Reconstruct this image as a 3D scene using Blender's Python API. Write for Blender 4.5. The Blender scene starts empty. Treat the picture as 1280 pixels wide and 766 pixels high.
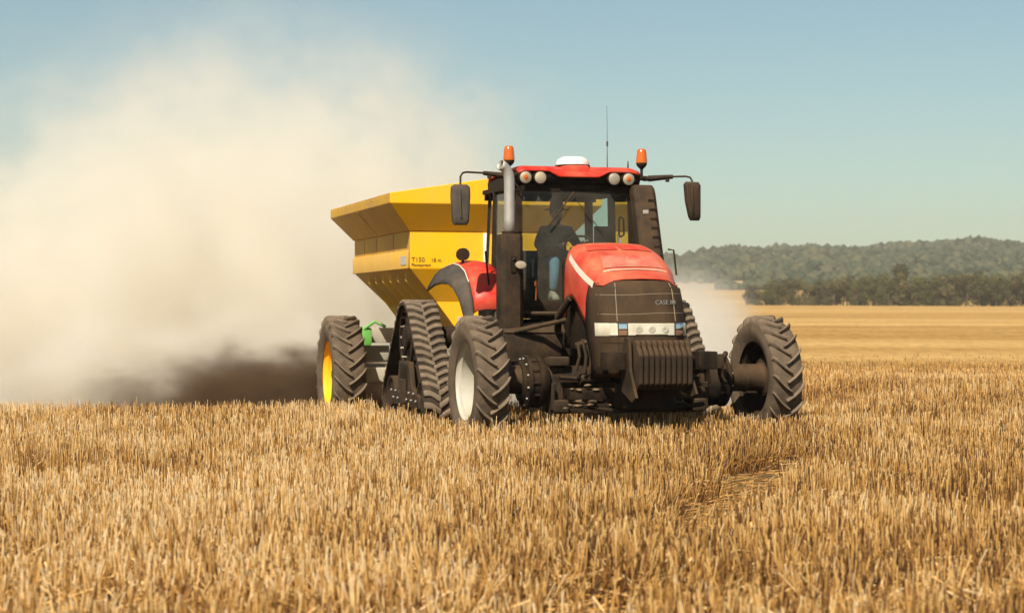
import bpy, bmesh, math, random
import numpy as np
from mathutils import Vector, Matrix, noise as mnoise
R = math.radians
random.seed(7); rng = np.random.default_rng(7)
C = bpy.context.scene.collection
sc = bpy.context.scene

# ------------------------------------------------------------------ camera, world, sun, exposure
cam_d = bpy.data.cameras.new('camera'); cam = bpy.data.objects.new('camera', cam_d); C.objects.link(cam)
cam.location = (0, 0, 1.7); cam.rotation_euler = (R(90), 0, 0)
cam_d.sensor_width = 36; cam_d.lens = 67.5; cam_d.shift_y = 5/1280
cam_d.clip_start = 0.1; cam_d.clip_end = 9000
cam_d.dof.use_dof = True; cam_d.dof.focus_distance = 24.2; cam_d.dof.aperture_fstop = 2.6
sc.camera = cam
SUN_EL, SUN_AZ = R(46), R(200)
w = bpy.data.worlds.new('World'); sc.world = w; w.use_nodes = True
nt = w.node_tree; nt.nodes.clear()
sky = nt.nodes.new('ShaderNodeTexSky'); sky.sky_type = 'NISHITA'; sky.sun_disc = False
sky.sun_elevation = SUN_EL; sky.sun_rotation = SUN_AZ
sky.air_density = 1.0; sky.dust_density = 1.0; sky.ozone_density = 0.9
tint = nt.nodes.new('ShaderNodeMix'); tint.data_type = 'RGBA'; tint.blend_type = 'MULTIPLY'
tint.inputs[0].default_value = 1.0; tint.inputs[7].default_value = (0.99, 1.10, 1.00, 1)
bg = nt.nodes.new('ShaderNodeBackground'); bg.inputs[1].default_value = 0.066
wo = nt.nodes.new('ShaderNodeOutputWorld')
nt.links.new(sky.outputs[0], tint.inputs[6]); nt.links.new(tint.outputs[2], bg.inputs[0]); nt.links.new(bg.outputs[0], wo.inputs[0])
sun_d = bpy.data.lights.new('sun', 'SUN'); sun = bpy.data.objects.new('sun', sun_d); C.objects.link(sun)
sun_d.energy = 5.0; sun_d.angle = R(0.6); sun_d.color = (1.0, 0.92, 0.78)
sd = Vector((math.sin(SUN_AZ)*math.cos(SUN_EL), math.cos(SUN_AZ)*math.cos(SUN_EL), math.sin(SUN_EL)))
sun.rotation_euler = sd.to_track_quat('Z', 'Y').to_euler()
sc.view_settings.view_transform = 'Standard'; sc.view_settings.look = 'None'
sc.view_settings.exposure = 0.46; sc.view_settings.gamma = 1
sc.render.engine = 'CYCLES'
cy = sc.cycles
cy.max_bounces = 13; cy.diffuse_bounces = 3; cy.glossy_bounces = 3; cy.transmission_bounces = 5
cy.transparent_max_bounces = 12; cy.volume_bounces = 12
cy.use_denoising = True; cy.denoiser = 'OPENIMAGEDENOISE'; cy.use_adaptive_sampling = True; cy.adaptive_threshold = 0.02
cy.volume_step_rate = 3.0; cy.volume_max_steps = 128; cy.sample_clamp_indirect = 6
cy.caustics_reflective = False; cy.caustics_refractive = False

# ------------------------------------------------------------------ materials
MATS = {}
def mat(name, col, rough=0.6, metal=0.0, spec=0.5, dust=0.0, dustcol=(0.36, 0.27, 0.17), scale=6.0, bump=0.0, bscale=40, var=0.12,
        trans=0.0, coat=0.0, emis=None, streak=0.0, topdust=0.0):
    """Principled surface with noise colour variation and a settled dust coat."""
    if name in MATS: return MATS[name]
    m = bpy.data.materials.new(name); m.use_nodes = True; n = m.node_tree.nodes; l = m.node_tree.links
    b = n['Principled BSDF']; tc = n.new('ShaderNodeTexCoord')
    no = n.new('ShaderNodeTexNoise'); no.inputs['Scale'].default_value = scale; no.inputs['Detail'].default_value = 6
    no.inputs['Roughness'].default_value = 0.65
    l.new(tc.outputs['Object'], no.inputs['Vector'])
    mr = n.new('ShaderNodeMapRange'); mr.inputs[1].default_value = 0.3; mr.inputs[2].default_value = 0.7
    mr.inputs[3].default_value = 1-var; mr.inputs[4].default_value = 1+var
    l.new(no.outputs[0], mr.inputs[0])
    mx = n.new('ShaderNodeMix'); mx.data_type = 'RGBA'; mx.blend_type = 'MULTIPLY'; mx.inputs[0].default_value = 1
    mx.inputs[6].default_value = (*col, 1); l.new(mr.outputs[0], mx.inputs[7])
    out = mx.outputs[2]
    if dust > 0:
        n2 = n.new('ShaderNodeTexNoise'); n2.inputs['Scale'].default_value = scale*0.55; n2.inputs['Detail'].default_value = 8
        n2.inputs['Roughness'].default_value = 0.7
        mp = n.new('ShaderNodeMapping'); mp.inputs['Scale'].default_value = (1, 1, 1.0-0.8*streak)
        l.new(tc.outputs['Object'], mp.inputs[0]); l.new(mp.outputs[0], n2.inputs['Vector'])
        m2 = n.new('ShaderNodeMapRange'); m2.inputs[1].default_value = 0.32; m2.inputs[2].default_value = 0.68
        m2.inputs[3].default_value = max(0, dust-0.42); m2.inputs[4].default_value = min(1, dust+0.42)
        l.new(n2.outputs[0], m2.inputs[0]); f = m2.outputs[0]
        if topdust > 0:                      # dust settles on faces that look up
            ge = n.new('ShaderNodeNewGeometry'); sx = n.new('ShaderNodeSeparateXYZ'); l.new(ge.outputs['Normal'], sx.inputs[0])
            mu = n.new('ShaderNodeMath'); mu.operation = 'MULTIPLY_ADD'; mu.use_clamp = True; mu.inputs[1].default_value = topdust
            l.new(sx.outputs[2], mu.inputs[0]); l.new(f, mu.inputs[2]); f = mu.outputs[0]
        m3 = n.new('ShaderNodeMix'); m3.data_type = 'RGBA'; l.new(f, m3.inputs[0]); l.new(out, m3.inputs[6])
        m3.inputs[7].default_value = (*dustcol, 1); out = m3.outputs[2]
        rr = n.new('ShaderNodeMapRange'); l.new(f, rr.inputs[0]); rr.inputs[3].default_value = rough; rr.inputs[4].default_value = max(rough, 0.9)
        l.new(rr.outputs[0], b.inputs['Roughness'])
    else:
        b.inputs['Roughness'].default_value = rough
    l.new(out, b.inputs['Base Color'])
    b.inputs['Specular IOR Level'].default_value = spec
    b.inputs['Metallic'].default_value = metal; b.inputs['Transmission Weight'].default_value = trans
    b.inputs['Coat Weight'].default_value = coat; b.inputs['Coat Roughness'].default_value = 0.15
    if bump > 0:
        n4 = n.new('ShaderNodeTexNoise'); n4.inputs['Scale'].default_value = bscale; n4.inputs['Detail'].default_value = 5
        l.new(tc.outputs['Object'], n4.inputs['Vector'])
        bp = n.new('ShaderNodeBump'); bp.inputs['Strength'].default_value = bump; bp.inputs['Distance'].default_value = 0.02
        l.new(n4.outputs[0], bp.inputs['Height']); l.new(bp.outputs[0], b.inputs['Normal'])
    MATS[name] = m
    return m

# ------------------------------------------------------------------ tagging helpers
def tag(o, label=None, cat=None, group=None, kind=None):
    if label: o['label'] = label
    if cat: o['category'] = cat
    if group: o['group'] = group
    if kind: o['kind'] = kind
    return o
def empty(name, loc=(0, 0, 0), rz=0.0, parent=None):
    o = bpy.data.objects.new(name, None); C.objects.link(o); o.location = loc; o.rotation_euler.z = rz
    o.empty_display_size = 0.2; o.parent = parent
    return o
def np_mesh(name, verts, faces_idx, face_sizes, material, smooth=False):
    me = bpy.data.meshes.new(name)
    nv = len(verts); nf = len(face_sizes); faces_idx = np.asarray(faces_idx, np.int32).ravel()
    me.vertices.add(nv); me.vertices.foreach_set('co', np.asarray(verts, np.float32).ravel())
    me.loops.add(len(faces_idx)); me.loops.foreach_set('vertex_index', faces_idx)
    me.polygons.add(nf)
    st = np.concatenate([[0], np.cumsum(face_sizes)[:-1]]).astype(np.int32)
    me.polygons.foreach_set('loop_start', st); me.polygons.foreach_set('loop_total', np.asarray(face_sizes, np.int32))
    if smooth: me.polygons.foreach_set('use_smooth', np.ones(nf, bool))
    me.update(calc_edges=True); me.validate()
    me.materials.append(material)
    return me

# ------------------------------------------------------------------ terrain
def sst(a, b, x):
    t = np.clip((x-a)/(b-a), 0, 1); return t*t*(3-2*t)
def terrain(x, y):
    x = np.asarray(x, float); y = np.asarray(y, float)
    z = -0.50*sst(27.3, 33, y)*(1-sst(60, 110, y))*(1-sst(4.5, 8.0, x-0.0*y))
    z = z + 2.9*np.clip((y-45)/435, 0, 1)
    z = z + 0.02*np.sin(x*0.9+0.3*y)*np.sin(y*0.7) + 0.18*sst(60, 140, y)*np.sin(x*0.021+1.3)
    z = z + 7.0*sst(520, 780, y) + .07*np.exp(-((x-3.4)/1.1)**2-((y-23.4)/.9)**2)
    return z
ys = np.concatenate([np.linspace(-30, 4, 12), np.linspace(5, 60, 180), np.geomspace(61, 2400, 110)])
us = np.linspace(-1, 1, 221)
Y, U = np.meshgrid(ys, us, indexing='ij')
X = U*(14 + np.abs(Y)*0.62)
V = np.stack([X, Y, terrain(X, Y)], -1).reshape(-1, 3)
ny, nx = Y.shape
i = (np.arange(ny-1)[:, None]*nx + np.arange(nx-1)[None]).ravel()
F = np.stack([i, i+1, i+1+nx, i+nx], 1)
gm = bpy.data.materials.new('stubble_soil'); gm.use_nodes = True; n = gm.node_tree.nodes; l = gm.node_tree.links
b = n['Principled BSDF']; b.inputs['Roughness'].default_value = 0.95; b.inputs['Specular IOR Level'].default_value = .05
ge = n.new('ShaderNodeNewGeometry')
n1 = n.new('ShaderNodeTexNoise'); n1.inputs['Scale'].default_value = 14; n1.inputs['Detail'].default_value = 8; n1.inputs['Roughness'].default_value = .75
l.new(ge.outputs['Position'], n1.inputs['Vector'])
r1 = n.new('ShaderNodeValToRGB'); r1.color_ramp.elements[0].position = .35; r1.color_ramp.elements[0].color = (.06, .034, .014, 1)
r1.color_ramp.elements[1].position = .68; r1.color_ramp.elements[1].color = (.30, .19, .08, 1)
l.new(n1.outputs[0], r1.inputs[0])
# far field: swaths of straw across the view
mp = n.new('ShaderNodeMapping'); mp.inputs['Scale'].default_value = (.010, .075, 1); mp.inputs['Rotation'].default_value = (0, 0, R(3))
l.new(ge.outputs['Position'], mp.inputs[0])
n2 = n.new('ShaderNodeTexNoise'); n2.inputs['Scale'].default_value = 1.0; n2.inputs['Detail'].default_value = 7; n2.inputs['Roughness'].default_value = .6
l.new(mp.outputs[0], n2.inputs['Vector'])
r2 = n.new('ShaderNodeValToRGB'); r2.color_ramp.elements[0].position = .34; r2.color_ramp.elements[0].color = (.33, .175, .045, 1)
r2.color_ramp.elements[1].position = .64; r2.color_ramp.elements[1].color = (.54, .335, .12, 1)
l.new(n2.outputs[0], r2.inputs[0])
n3 = n.new('ShaderNodeTexNoise'); n3.inputs['Scale'].default_value = 3.0; n3.inputs['Detail'].default_value = 9; n3.inputs['Roughness'].default_value = .8
mp3 = n.new('ShaderNodeMapping'); mp3.inputs['Scale'].default_value = (.8, .22, 1)
l.new(ge.outputs['Position'], mp3.inputs[0]); l.new(mp3.outputs[0], n3.inputs['Vector'])
mr3 = n.new('ShaderNodeMapRange'); mr3.inputs[1].default_value = .3; mr3.inputs[2].default_value = .7; mr3.inputs[3].default_value = .58; mr3.inputs[4].default_value = 1.34
l.new(n3.outputs[0], mr3.inputs[0])
mm = n.new('ShaderNodeMix'); mm.data_type = 'RGBA'; mm.blend_type = 'MULTIPLY'; mm.inputs[0].default_value = 1
l.new(r2.outputs[0], mm.inputs[6]); l.new(mr3.outputs[0], mm.inputs[7])
sx = n.new('ShaderNodeSeparateXYZ'); l.new(ge.outputs['Position'], sx.inputs[0])
mf = n.new('ShaderNodeMapRange'); mf.inputs[1].default_value = 34; mf.inputs[2].default_value = 52; l.new(sx.outputs[1], mf.inputs[0])
mx = n.new('ShaderNodeMix'); mx.data_type = 'RGBA'; l.new(mf.outputs[0], mx.inputs[0]); l.new(r1.outputs[0], mx.inputs[6]); l.new(mm.outputs[2], mx.inputs[7])
l.new(mx.outputs[2], b.inputs['Base Color'])
bp = n.new('ShaderNodeBump'); bp.inputs['Strength'].default_value = .7; bp.inputs['Distance'].default_value = .05
l.new(n1.outputs[0], bp.inputs['Height']); l.new(bp.outputs[0], b.inputs['Normal'])
ground = bpy.data.objects.new('ground', np_mesh('ground', V, F, np.full(len(F), 4), gm, True)); C.objects.link(ground)
tag(ground, 'dry brown soil and straw covered field ground', kind='structure')

# ------------------------------------------------------------------ tractor frame (needed by the stubble too)
TH = R(15.3); OX, OY = 1.436, 24.51
def tw(x, y):      # tractor frame -> world
    return OX + x*math.cos(TH) - y*math.sin(TH), OY + x*math.sin(TH) + y*math.cos(TH)
def to_local(X, Y):
    dx, dy = X-OX, Y-OY
    return dx*math.cos(TH)+dy*math.sin(TH), -dx*math.sin(TH)+dy*math.cos(TH)

# ------------------------------------------------------------------ stubble
def vnoise(x, y, s, seed=0.0):
    """cheap smooth value noise"""
    x = x/s+seed*17.13; y = y/s+seed*31.7
    xi = np.floor(x).astype(int); yi = np.floor(y).astype(int); fx = x-xi; fy = y-yi
    fx = fx*fx*(3-2*fx); fy = fy*fy*(3-2*fy)
    def h(a, b): return np.modf(np.abs(np.sin(a*127.1+b*311.7)*43758.5453))[0]
    return (h(xi, yi)*(1-fx)+h(xi+1, yi)*fx)*(1-fy)+(h(xi, yi+1)*(1-fx)+h(xi+1, yi+1)*fx)*fy
def stalks(n, y0, y1, wscale, hmean, near):
    # sample uniformly per area in the wedge the camera (and a step aside) can see
    y = np.sqrt(rng.random(n)*(y1**2-y0**2)+y0**2)
    x = (rng.random(n)*2-1)*(y*0.285+2.0)
    # drilled rows and tillering clumps: pull the stalks to clump centres
    lx, ly = to_local(x, y)
    row = np.round(lx/0.17)*0.17 + rng.normal(0, .028, n)
    cl = np.round(ly/0.11)*0.11 + rng.normal(0, .034, n)
    pull = rng.random(n) < .8
    lx2 = np.where(pull, row, lx); ly2 = np.where(pull, cl, ly)
    x = OX + lx2*math.cos(TH) - ly2*math.sin(TH); y = OY + lx2*math.sin(TH) + ly2*math.cos(TH)
    return x, y, lx2, ly2
def flat_mask(x, y):
    """1 where the crop is knocked flat"""
    u_ = (x-2.1)*.235+(y-17.3)*.972; v_ = (x-2.1)*.972-(y-17.3)*.235
    a = np.clip(1.5*np.exp(-((u_/3.5)**2+((v_+.15*np.sin(y*1.7+1)+.08*np.sin(y*4.3))/.40)**2)**1.6), 0, 1)
    b_ = np.exp(-(((x-0.55)/.9)**2+((y-10.3)/.42)**2)**1.5)*.9
    c = np.exp(-(((x+1.75)/.45)**2+((y-9.9)/.5)**2)**1.5)*.6
    e = np.exp(-(((x-3.6+0.35*(y-17))/.35)**2+((y-17.5)/1.4)**2)**1.5)*.8
    return np.clip(a+b_+c+e, 0, 1)
VV = []; FF = []; FS = []; TT = []; base = 0
def add_stalks(x, y, lx, ly, h, lean, wd, az, nseg=2):
    global base
    n = len(x); z = terrain(x, y)-.01
    ax = rng.random(n)*2*math.pi
    rings = []
    for k in range(nseg+1):
        t = k/nseg
        off = lean*h*(t**1.5)
        cx = x+np.cos(az)*off; cyy = y+np.sin(az)*off
        cz = z+h*t*np.cos(np.minimum(lean, 1.35)*t*.9)
        rr = wd*(1-.25*t)
        for j in range(3):
            a = ax+j*2*math.pi/3
            rings.append(np.stack([cx+np.cos(a)*rr, cyy+np.sin(a)*rr, cz], 1))
    P = np.stack(rings, 1)             # n, (nseg+1)*3, 3
    nvp = (nseg+1)*3
    f = []
    for k in range(nseg):
        for j in range(3):
            f.append([k*3+j, k*3+(j+1) % 3, (k+1)*3+(j+1) % 3, (k+1)*3+j])
    f = np.array(f); idx = (np.arange(n)[:, None, None]*nvp + f[None]).reshape(-1, 4) + base
    VV.append(P.reshape(-1, 3)); FF.append(idx); base += n*nvp
    tn = np.clip(np.where(rng.random(n) < .40, rng.random(n)*.45, .50+rng.random(n)*.5) + .55*(vnoise(x, y, 1.6, 11)-.55) + .30*(vnoise(x, y, .3, 12)-.5), 0, 1)
    tn = np.clip(tn+.14*sst(1, -4, x), 0, 1)
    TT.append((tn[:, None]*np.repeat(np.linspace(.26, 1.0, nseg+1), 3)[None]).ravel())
def field(n, y0, y1, hm, wd, nseg):
    x, y, lx, ly = stalks(n, y0, y1, 1, hm, True)
    fm = flat_mask(x, y)
    dens = .22+.6*vnoise(x, y, .8, 1)+1.3*(vnoise(x, y, .42, 31)-.5)*sst(18, 10, y)+1.0*(vnoise(x, y, .17, 21)-.3)
    keep = rng.random(n) < dens*(1-.97*fm)
    # nothing stands behind the crest on the left, or under and behind the machine
    keep &= ~((ly > -0.35) & (np.abs(lx) > 1.62) & (np.abs(lx) < 2.24))
    keep &= ~((ly > 3.5) & (np.abs(lx) < 2.4) & (np.abs(lx) > 1.5))
    keep &= ly < 9.0+np.where(np.abs(lx) > 2.4, 99, 0)
    keep &= (y < 30.5) | (x > 4.3)
    keep &= rng.random(n) > sst(38, 64, y)*.96
    x, y, lx, ly, fm = x[keep], y[keep], lx[keep], ly[keep], fm[keep]; n = len(x)
    h = hm*(.80+.30*vnoise(x, y, 1.3, 2)+.22*(vnoise(x, y, .35, 3)-.5))*(1+rng.normal(0, .13, n))*(1-.45*fm)
    h = np.clip(h, .06, .6)*(1-.55*sst(36, 60, y))
    h = np.where(rng.random(n) < .22, h*rng.uniform(.25, .75, n), h)   # broken ones
    nr = sst(15, 9.5, y)
    lean = np.abs(rng.normal(0, 1, n))*(.09+.09*nr) + .9*fm*rng.random(n) + np.where(rng.random(n) < .05+.09*nr, .9, 0)*rng.random(n)
    nearlean = sst(13.5, 9.5, y)*.0
    az = rng.random(n)*2*math.pi
    az = np.where(fm > .3, rng.normal(-.6, .8, n), az)
    w_ = wd*rng.uniform(.6, 1.35, n)
    add_stalks(x, y, lx, ly, h, lean, w_, az, nseg)
field(27000, 7.2, 11, .36, .0056, 3)
field(38000, 11, 15, .36, .0050, 3)
field(84000, 15, 22, .36, .0045, 2)
field(92000, 22, 31.5, .35, .0052, 1)
field(66000, 31.5, 46, .31, .0068, 1)
field(46000, 46, 66, .26, .0095, 1)
# fallen straw lying over and between the standing stalks
def straw(n, y0, y1, lmean, wd, sel=None):
    global base
    y = np.sqrt(rng.random(n)*(y1**2-y0**2)+y0**2); x = (rng.random(n)*2-1)*(y*0.285+2.0)
    lx, ly = to_local(x, y)
    fm = flat_mask(x, y)
    keep = (rng.random(n) < .28+.12*fm) & ~((ly > .2) & (np.abs(lx) < 2.5)) & ((y < 30.5) | (x > 4.3))
    x, y, fm = x[keep], y[keep], fm[keep]; n = len(x)
    L = lmean*rng.uniform(.4, 1.3, n); az = rng.random(n)*2*math.pi; az = np.where(fm > .3, rng.normal(-.5, .5, n), az)
    el = np.abs(rng.normal(0, .5, n))*(1-.7*fm)
    z0 = terrain(x, y)+rng.uniform(.01, .22, n)*(1-.72*fm)
    d = np.stack([np.cos(az)*np.cos(el), np.sin(az)*np.cos(el), np.sin(el)], 1)
    c = np.stack([x, y, z0], 1)
    u = np.stack([-np.sin(az), np.cos(az), np.zeros(n)], 1); v = np.cross(d, u)
    r_ = (wd*rng.uniform(.7, 1.5, n))[:, None]
    P = []
    for s in (-.5, .5):
        for j in range(3):
            a = j*2*math.pi/3
            P.append(c+d*(s*L)[:, None]+(u*math.cos(a)+v*math.sin(a))*r_)
    P = np.stack(P, 1)
    f = np.array([[j, (j+1) % 3, 3+(j+1) % 3, 3+j] for j in range(3)])
    idx = (np.arange(n)[:, None, None]*6+f[None]).reshape(-1, 4)+base
    VV.append(P.reshape(-1, 3)); FF.append(idx); base += n*6; TT.append(np.repeat((rng.random(n)*.5+.45)*(1-.45*fm), 6))
straw(15000, 7.6, 13, .26, .0042); straw(8000, 7.4, 11.5, .36, .0058); straw(6000, 7.6, 13, .15, .0075); straw(20000, 13, 24, .26, .0042); straw(7000, 24, 44, .25, .006)
sm = bpy.data.materials.new('dry_stubble'); sm.use_nodes = True; n = sm.node_tree.nodes; l = sm.node_tree.links
b = n['Principled BSDF']; b.inputs['Roughness'].default_value = .55
at = n.new('ShaderNodeAttribute'); at.attribute_name = 'tone'
rp = n.new('ShaderNodeValToRGB'); e = rp.color_ramp.elements
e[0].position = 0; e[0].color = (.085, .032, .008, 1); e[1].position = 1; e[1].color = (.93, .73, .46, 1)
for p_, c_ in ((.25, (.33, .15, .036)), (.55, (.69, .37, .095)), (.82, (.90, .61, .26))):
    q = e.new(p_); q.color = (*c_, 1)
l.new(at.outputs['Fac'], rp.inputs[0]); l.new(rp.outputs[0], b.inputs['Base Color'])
tr = n.new('ShaderNodeBsdfTranslucent'); l.new(rp.outputs[0], tr.inputs[0]); ms = n.new('ShaderNodeMixShader'); ms.inputs[0].default_value = .18
l.new(b.outputs[0], ms.inputs[1]); l.new(tr.outputs[0], ms.inputs[2]); l.new(ms.outputs[0], n['Material Output'].inputs[0])
F = np.concatenate(FF)
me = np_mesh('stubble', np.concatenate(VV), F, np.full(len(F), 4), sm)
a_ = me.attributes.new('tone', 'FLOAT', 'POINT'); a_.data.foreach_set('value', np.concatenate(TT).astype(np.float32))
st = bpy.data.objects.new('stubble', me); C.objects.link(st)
tag(st, 'standing golden wheat stubble and loose straw covering the field', 'stubble', kind='stuff')
del VV, FF, TT

# ------------------------------------------------------------------ far hill and its forest
def hillz(x, y):
    x = np.asarray(x, float)
    ridge = 36 + 17*sst(60, 330, x) + 4*np.sin(x*.011+.6) + 2.2*np.sin(x*.037+1) + 1.2*np.sin(x*.09) - 3.5*sst(330, 560, x)
    ridge = ridge*sst(-900, 150, x)
    t = np.clip((y-820)/(1500-820), 0, 1)
    return 8.6 + (ridge-7.6)*t**.85*(1-.25*sst(1500, 2100, y))*1.0 + 1.5*np.sin(x*.02+y*.013)*t
hy = np.linspace(800, 2400, 60); hx = np.linspace(-1500, 1600, 160)
Y, X = np.meshgrid(hy, hx, indexing='ij'); Z = hillz(X, Y); Z[0, :] = 9
V = np.stack([X, Y, Z], -1).reshape(-1, 3); ny, nx = Y.shape
i = (np.arange(ny-1)[:, None]*nx + np.arange(nx-1)[None]).ravel(); F = np.stack([i, i+1, i+1+nx, i+nx], 1)
hm_ = mat('hill_soil', (.34, .24, .12), .95, var=.35, scale=.02)
hill = bpy.data.objects.new('hill', np_mesh('hill', V, F, np.full(len(F), 4), hm_, True)); C.objects.link(hill)
tag(hill, 'long low hill on the horizon behind the tree row', kind='structure')
def ico(sub=1):
    bm = bmesh.new(); bmesh.ops.create_icosphere(bm, subdivisions=sub, radius=1)
    v = np.array([q.co[:] for q in bm.verts]); f = np.array([[q.index for q in p.verts] for p in bm.faces]); bm.free(); return v, f
iv, if_ = ico(1)
nT = 20000
tx = rng.uniform(-60, 640, nT); ty = 830+rng.random(nT)**.8*720
tx = tx*(ty/1200)
dn = vnoise(tx, ty, 60, 5)
kp = (dn > .22) & (rng.random(nT) < .9)
# pale bare field on the lower left flank
kp &= ~((tx/ty < .128+.02*np.sin(ty*.05)) & (ty < 930+25*np.sin(tx*.06)))
tx, ty = tx[kp], ty[kp]; nT = len(tx)
s = rng.uniform(1.5, 3.9, nT)*(.8+.4*vnoise(tx, ty, 25, 6))
P = iv[None]*(1+rng.normal(0, .22, (nT, len(iv), 1)))
P = P*np.stack([s, s, s*rng.uniform(.7, 1.15, nT)], 1)[:, None]
P = P + np.stack([tx, ty, hillz(tx, ty)+s*.45], 1)[:, None]
F = (np.arange(nT)[:, None, None]*len(iv)+if_[None]).reshape(-1, 3)
fm_ = bpy.data.materials.new('far_forest'); fm_.use_nodes = True; n = fm_.node_tree.nodes; l = fm_.node_tree.links
b = n['Principled BSDF']; b.inputs['Roughness'].default_value = .9; b.inputs['Specular IOR Level'].default_value = .1
at = n.new('ShaderNodeAttribute'); at.attribute_name = 'tone'; ge = n.new('ShaderNodeNewGeometry')
no = n.new('ShaderNodeTexNoise'); no.inputs['Scale'].default_value = .9; no.inputs['Detail'].default_value = 5; l.new(ge.outputs['Position'], no.inputs['Vector'])
ad = n.new('ShaderNodeMath'); ad.operation = 'MULTIPLY_ADD'; ad.inputs[1].default_value = .45; l.new(no.outputs[0], ad.inputs[0]); l.new(at.outputs['Fac'], ad.inputs[2])
rp = n.new('ShaderNodeValToRGB'); e = rp.color_ramp.elements; e[0].color = (.010, .018, .007, 1); e[0].position = .15; e[1].position = 1.0; e[1].color = (.085, .082, .040, 1)
q = e.new(.55); q.color = (.040, .056, .030, 1)
l.new(ad.outputs[0], rp.inputs[0]); l.new(rp.outputs[0], b.inputs['Base Color'])
me = np_mesh('forest', P.reshape(-1, 3), F, np.full(len(F), 3), fm_)
a_ = me.attributes.new('tone', 'FLOAT', 'POINT')
a_.data.foreach_set('value', np.repeat(np.clip(rng.normal(.34, .24, nT)+.25*(vnoise(tx, ty, 90, 8)-.5), 0, .8), len(iv)).astype(np.float32))
fo = bpy.data.objects.new('forest', me); C.objects.link(fo)
tag(fo, 'hazy green forest covering the distant hill', 'forest', kind='stuff')

# ------------------------------------------------------------------ tree row
def leafmat(name, c0, c1):
    m = bpy.data.materials.new(name); m.use_nodes = True; n = m.node_tree.nodes; l = m.node_tree.links
    b = n['Principled BSDF']; b.inputs['Roughness'].default_value = .8; b.inputs['Specular IOR Level'].default_value = .15
    at = n.new('ShaderNodeAttribute'); at.attribute_name = 'tone'
    mx = n.new('ShaderNodeMix'); mx.data_type = 'RGBA'; l.new(at.outputs['Fac'], mx.inputs[0])
    mx.inputs[6].default_value = (*c0, 1); mx.inputs[7].default_value = (*c1, 1); l.new(mx.outputs[2], b.inputs['Base Color'])
    tr = n.new('ShaderNodeBsdfTranslucent'); l.new(mx.outputs[2], tr.inputs[0]); ms = n.new('ShaderNodeMixShader'); ms.inputs[0].default_value = .2
    l.new(b.outputs[0], ms.inputs[1]); l.new(tr.outputs[0], ms.inputs[2]); l.new(ms.outputs[0], n['Material Output'].inputs[0])
    return m
LM = [leafmat('leaf_dark_olive', (.020, .021, .008), (.15, .125, .040)), leafmat('leaf_mid_green', (.024, .030, .009), (.15, .140, .042)),
      leafmat('leaf_pale_olive', (.040, .038, .017), (.20, .170, .070))]
bark = mat('bark', (.10, .075, .05), .9, bump=.5)
def crown_mesh(W, H, zb, mi, seed):
    g = np.random.default_rng(seed)
    nl = int(g.integers(16, 24))
    # clump centres fill the crown's volume unevenly
    c = []
    for k in range(nl):
        t = g.random(); a = g.random()*6.283; rad = W*.5*math.sqrt(g.random())*(1-.65*max(0, t-.35))*.95
        c.append((math.cos(a)*rad, math.sin(a)*rad, zb+(H-zb)*(.06+.84*t)))
    c = np.array(c); rr = g.uniform(.11, .23, nl)*W*1.05
    P = []; T = []
    for k in range(nl):
        m = int(230*(rr[k]/(.17*W))**2); d = g.normal(size=(m, 3)); d /= np.linalg.norm(d, axis=1)[:, None]
        r_ = rr[k]*(1-.45*g.random(m)**2)*(1+.22*np.sin(d[:, 0]*5+k)*np.cos(d[:, 2]*4))
        p = c[k]+d*r_[:, None]*np.array([1, 1, .85])
        s_ = g.uniform(.10, .24, m)
        u = g.normal(size=(m, 3)); u -= (u*d).sum(1)[:, None]*d*.75; u /= np.linalg.norm(u, axis=1)[:, None]
        v = np.cross(d, u)+g.normal(0, .35, (m, 3))
        q = np.stack([p-u*s_[:, None], p+v*s_[:, None]*.7, p+u*s_[:, None], p-v*s_[:, None]*.7], 1)
        P.append(q.reshape(-1, 3)); T.append(np.repeat(np.clip(g.random()*.5+g.normal(.25, .2, m), 0, 1), 4))
    P = np.concatenate(P); T = np.concatenate(T); nf = len(P)//4
    me = np_mesh('crown', P, np.arange(nf*4), np.full(nf, 4), LM[mi])
    a = me.attributes.new('tone', 'FLOAT', 'POINT'); a.data.foreach_set('value', T.astype(np.float32))
    return me
def trunk_mesh(H, seed):
    g = random.Random(seed); bm = bmesh.new()
    def limb(p0, p1, r0, r1, nn=6, seg=4):
        p0 = Vector(p0); p1 = Vector(p1); ax = (p1-p0).normalized(); u = ax.orthogonal().normalized(); v = ax.cross(u); prev = None
        for k in range(seg+1):
            t = k/seg; c = p0.lerp(p1, t)+Vector((g.uniform(-.05, .05), g.uniform(-.05, .05), 0))*(0 if k == 0 else 1); r_ = r0+(r1-r0)*t
            ring = [bm.verts.new(c+(u*math.cos(j*6.283/nn)+v*math.sin(j*6.283/nn))*r_) for j in range(nn)]
            if prev:
                for j in range(nn): bm.faces.new((prev[j], prev[(j+1) % nn], ring[(j+1) % nn], ring[j]))
            prev = ring
    limb((0, 0, -.3), (0, 0, H*.62), .22, .10)
    for k in range(5):
        a = g.random()*6.283; z = H*g.uniform(.18, .5); L = H*g.uniform(.2, .32)
        limb((0, 0, z), (math.cos(a)*L, math.sin(a)*L, z+L*.9), .09, .03, 5, 3)
    me = bpy.data.meshes.new('trunk'); bm.to_mesh(me); bm.free(); me.materials.append(bark); return me
kindtxt = ['dark olive dense tree', 'mid green bushy tree', 'pale olive rounded tree']
proto = []
for k in range(9):
    mi = k % 3; H = 9.0; W = [7.8, 8.8, 7.4][mi]+(k//3)*.6
    proto.append((crown_mesh(W, H, .0, mi, 50+k), trunk_mesh(H, k), mi, H, W))
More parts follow.
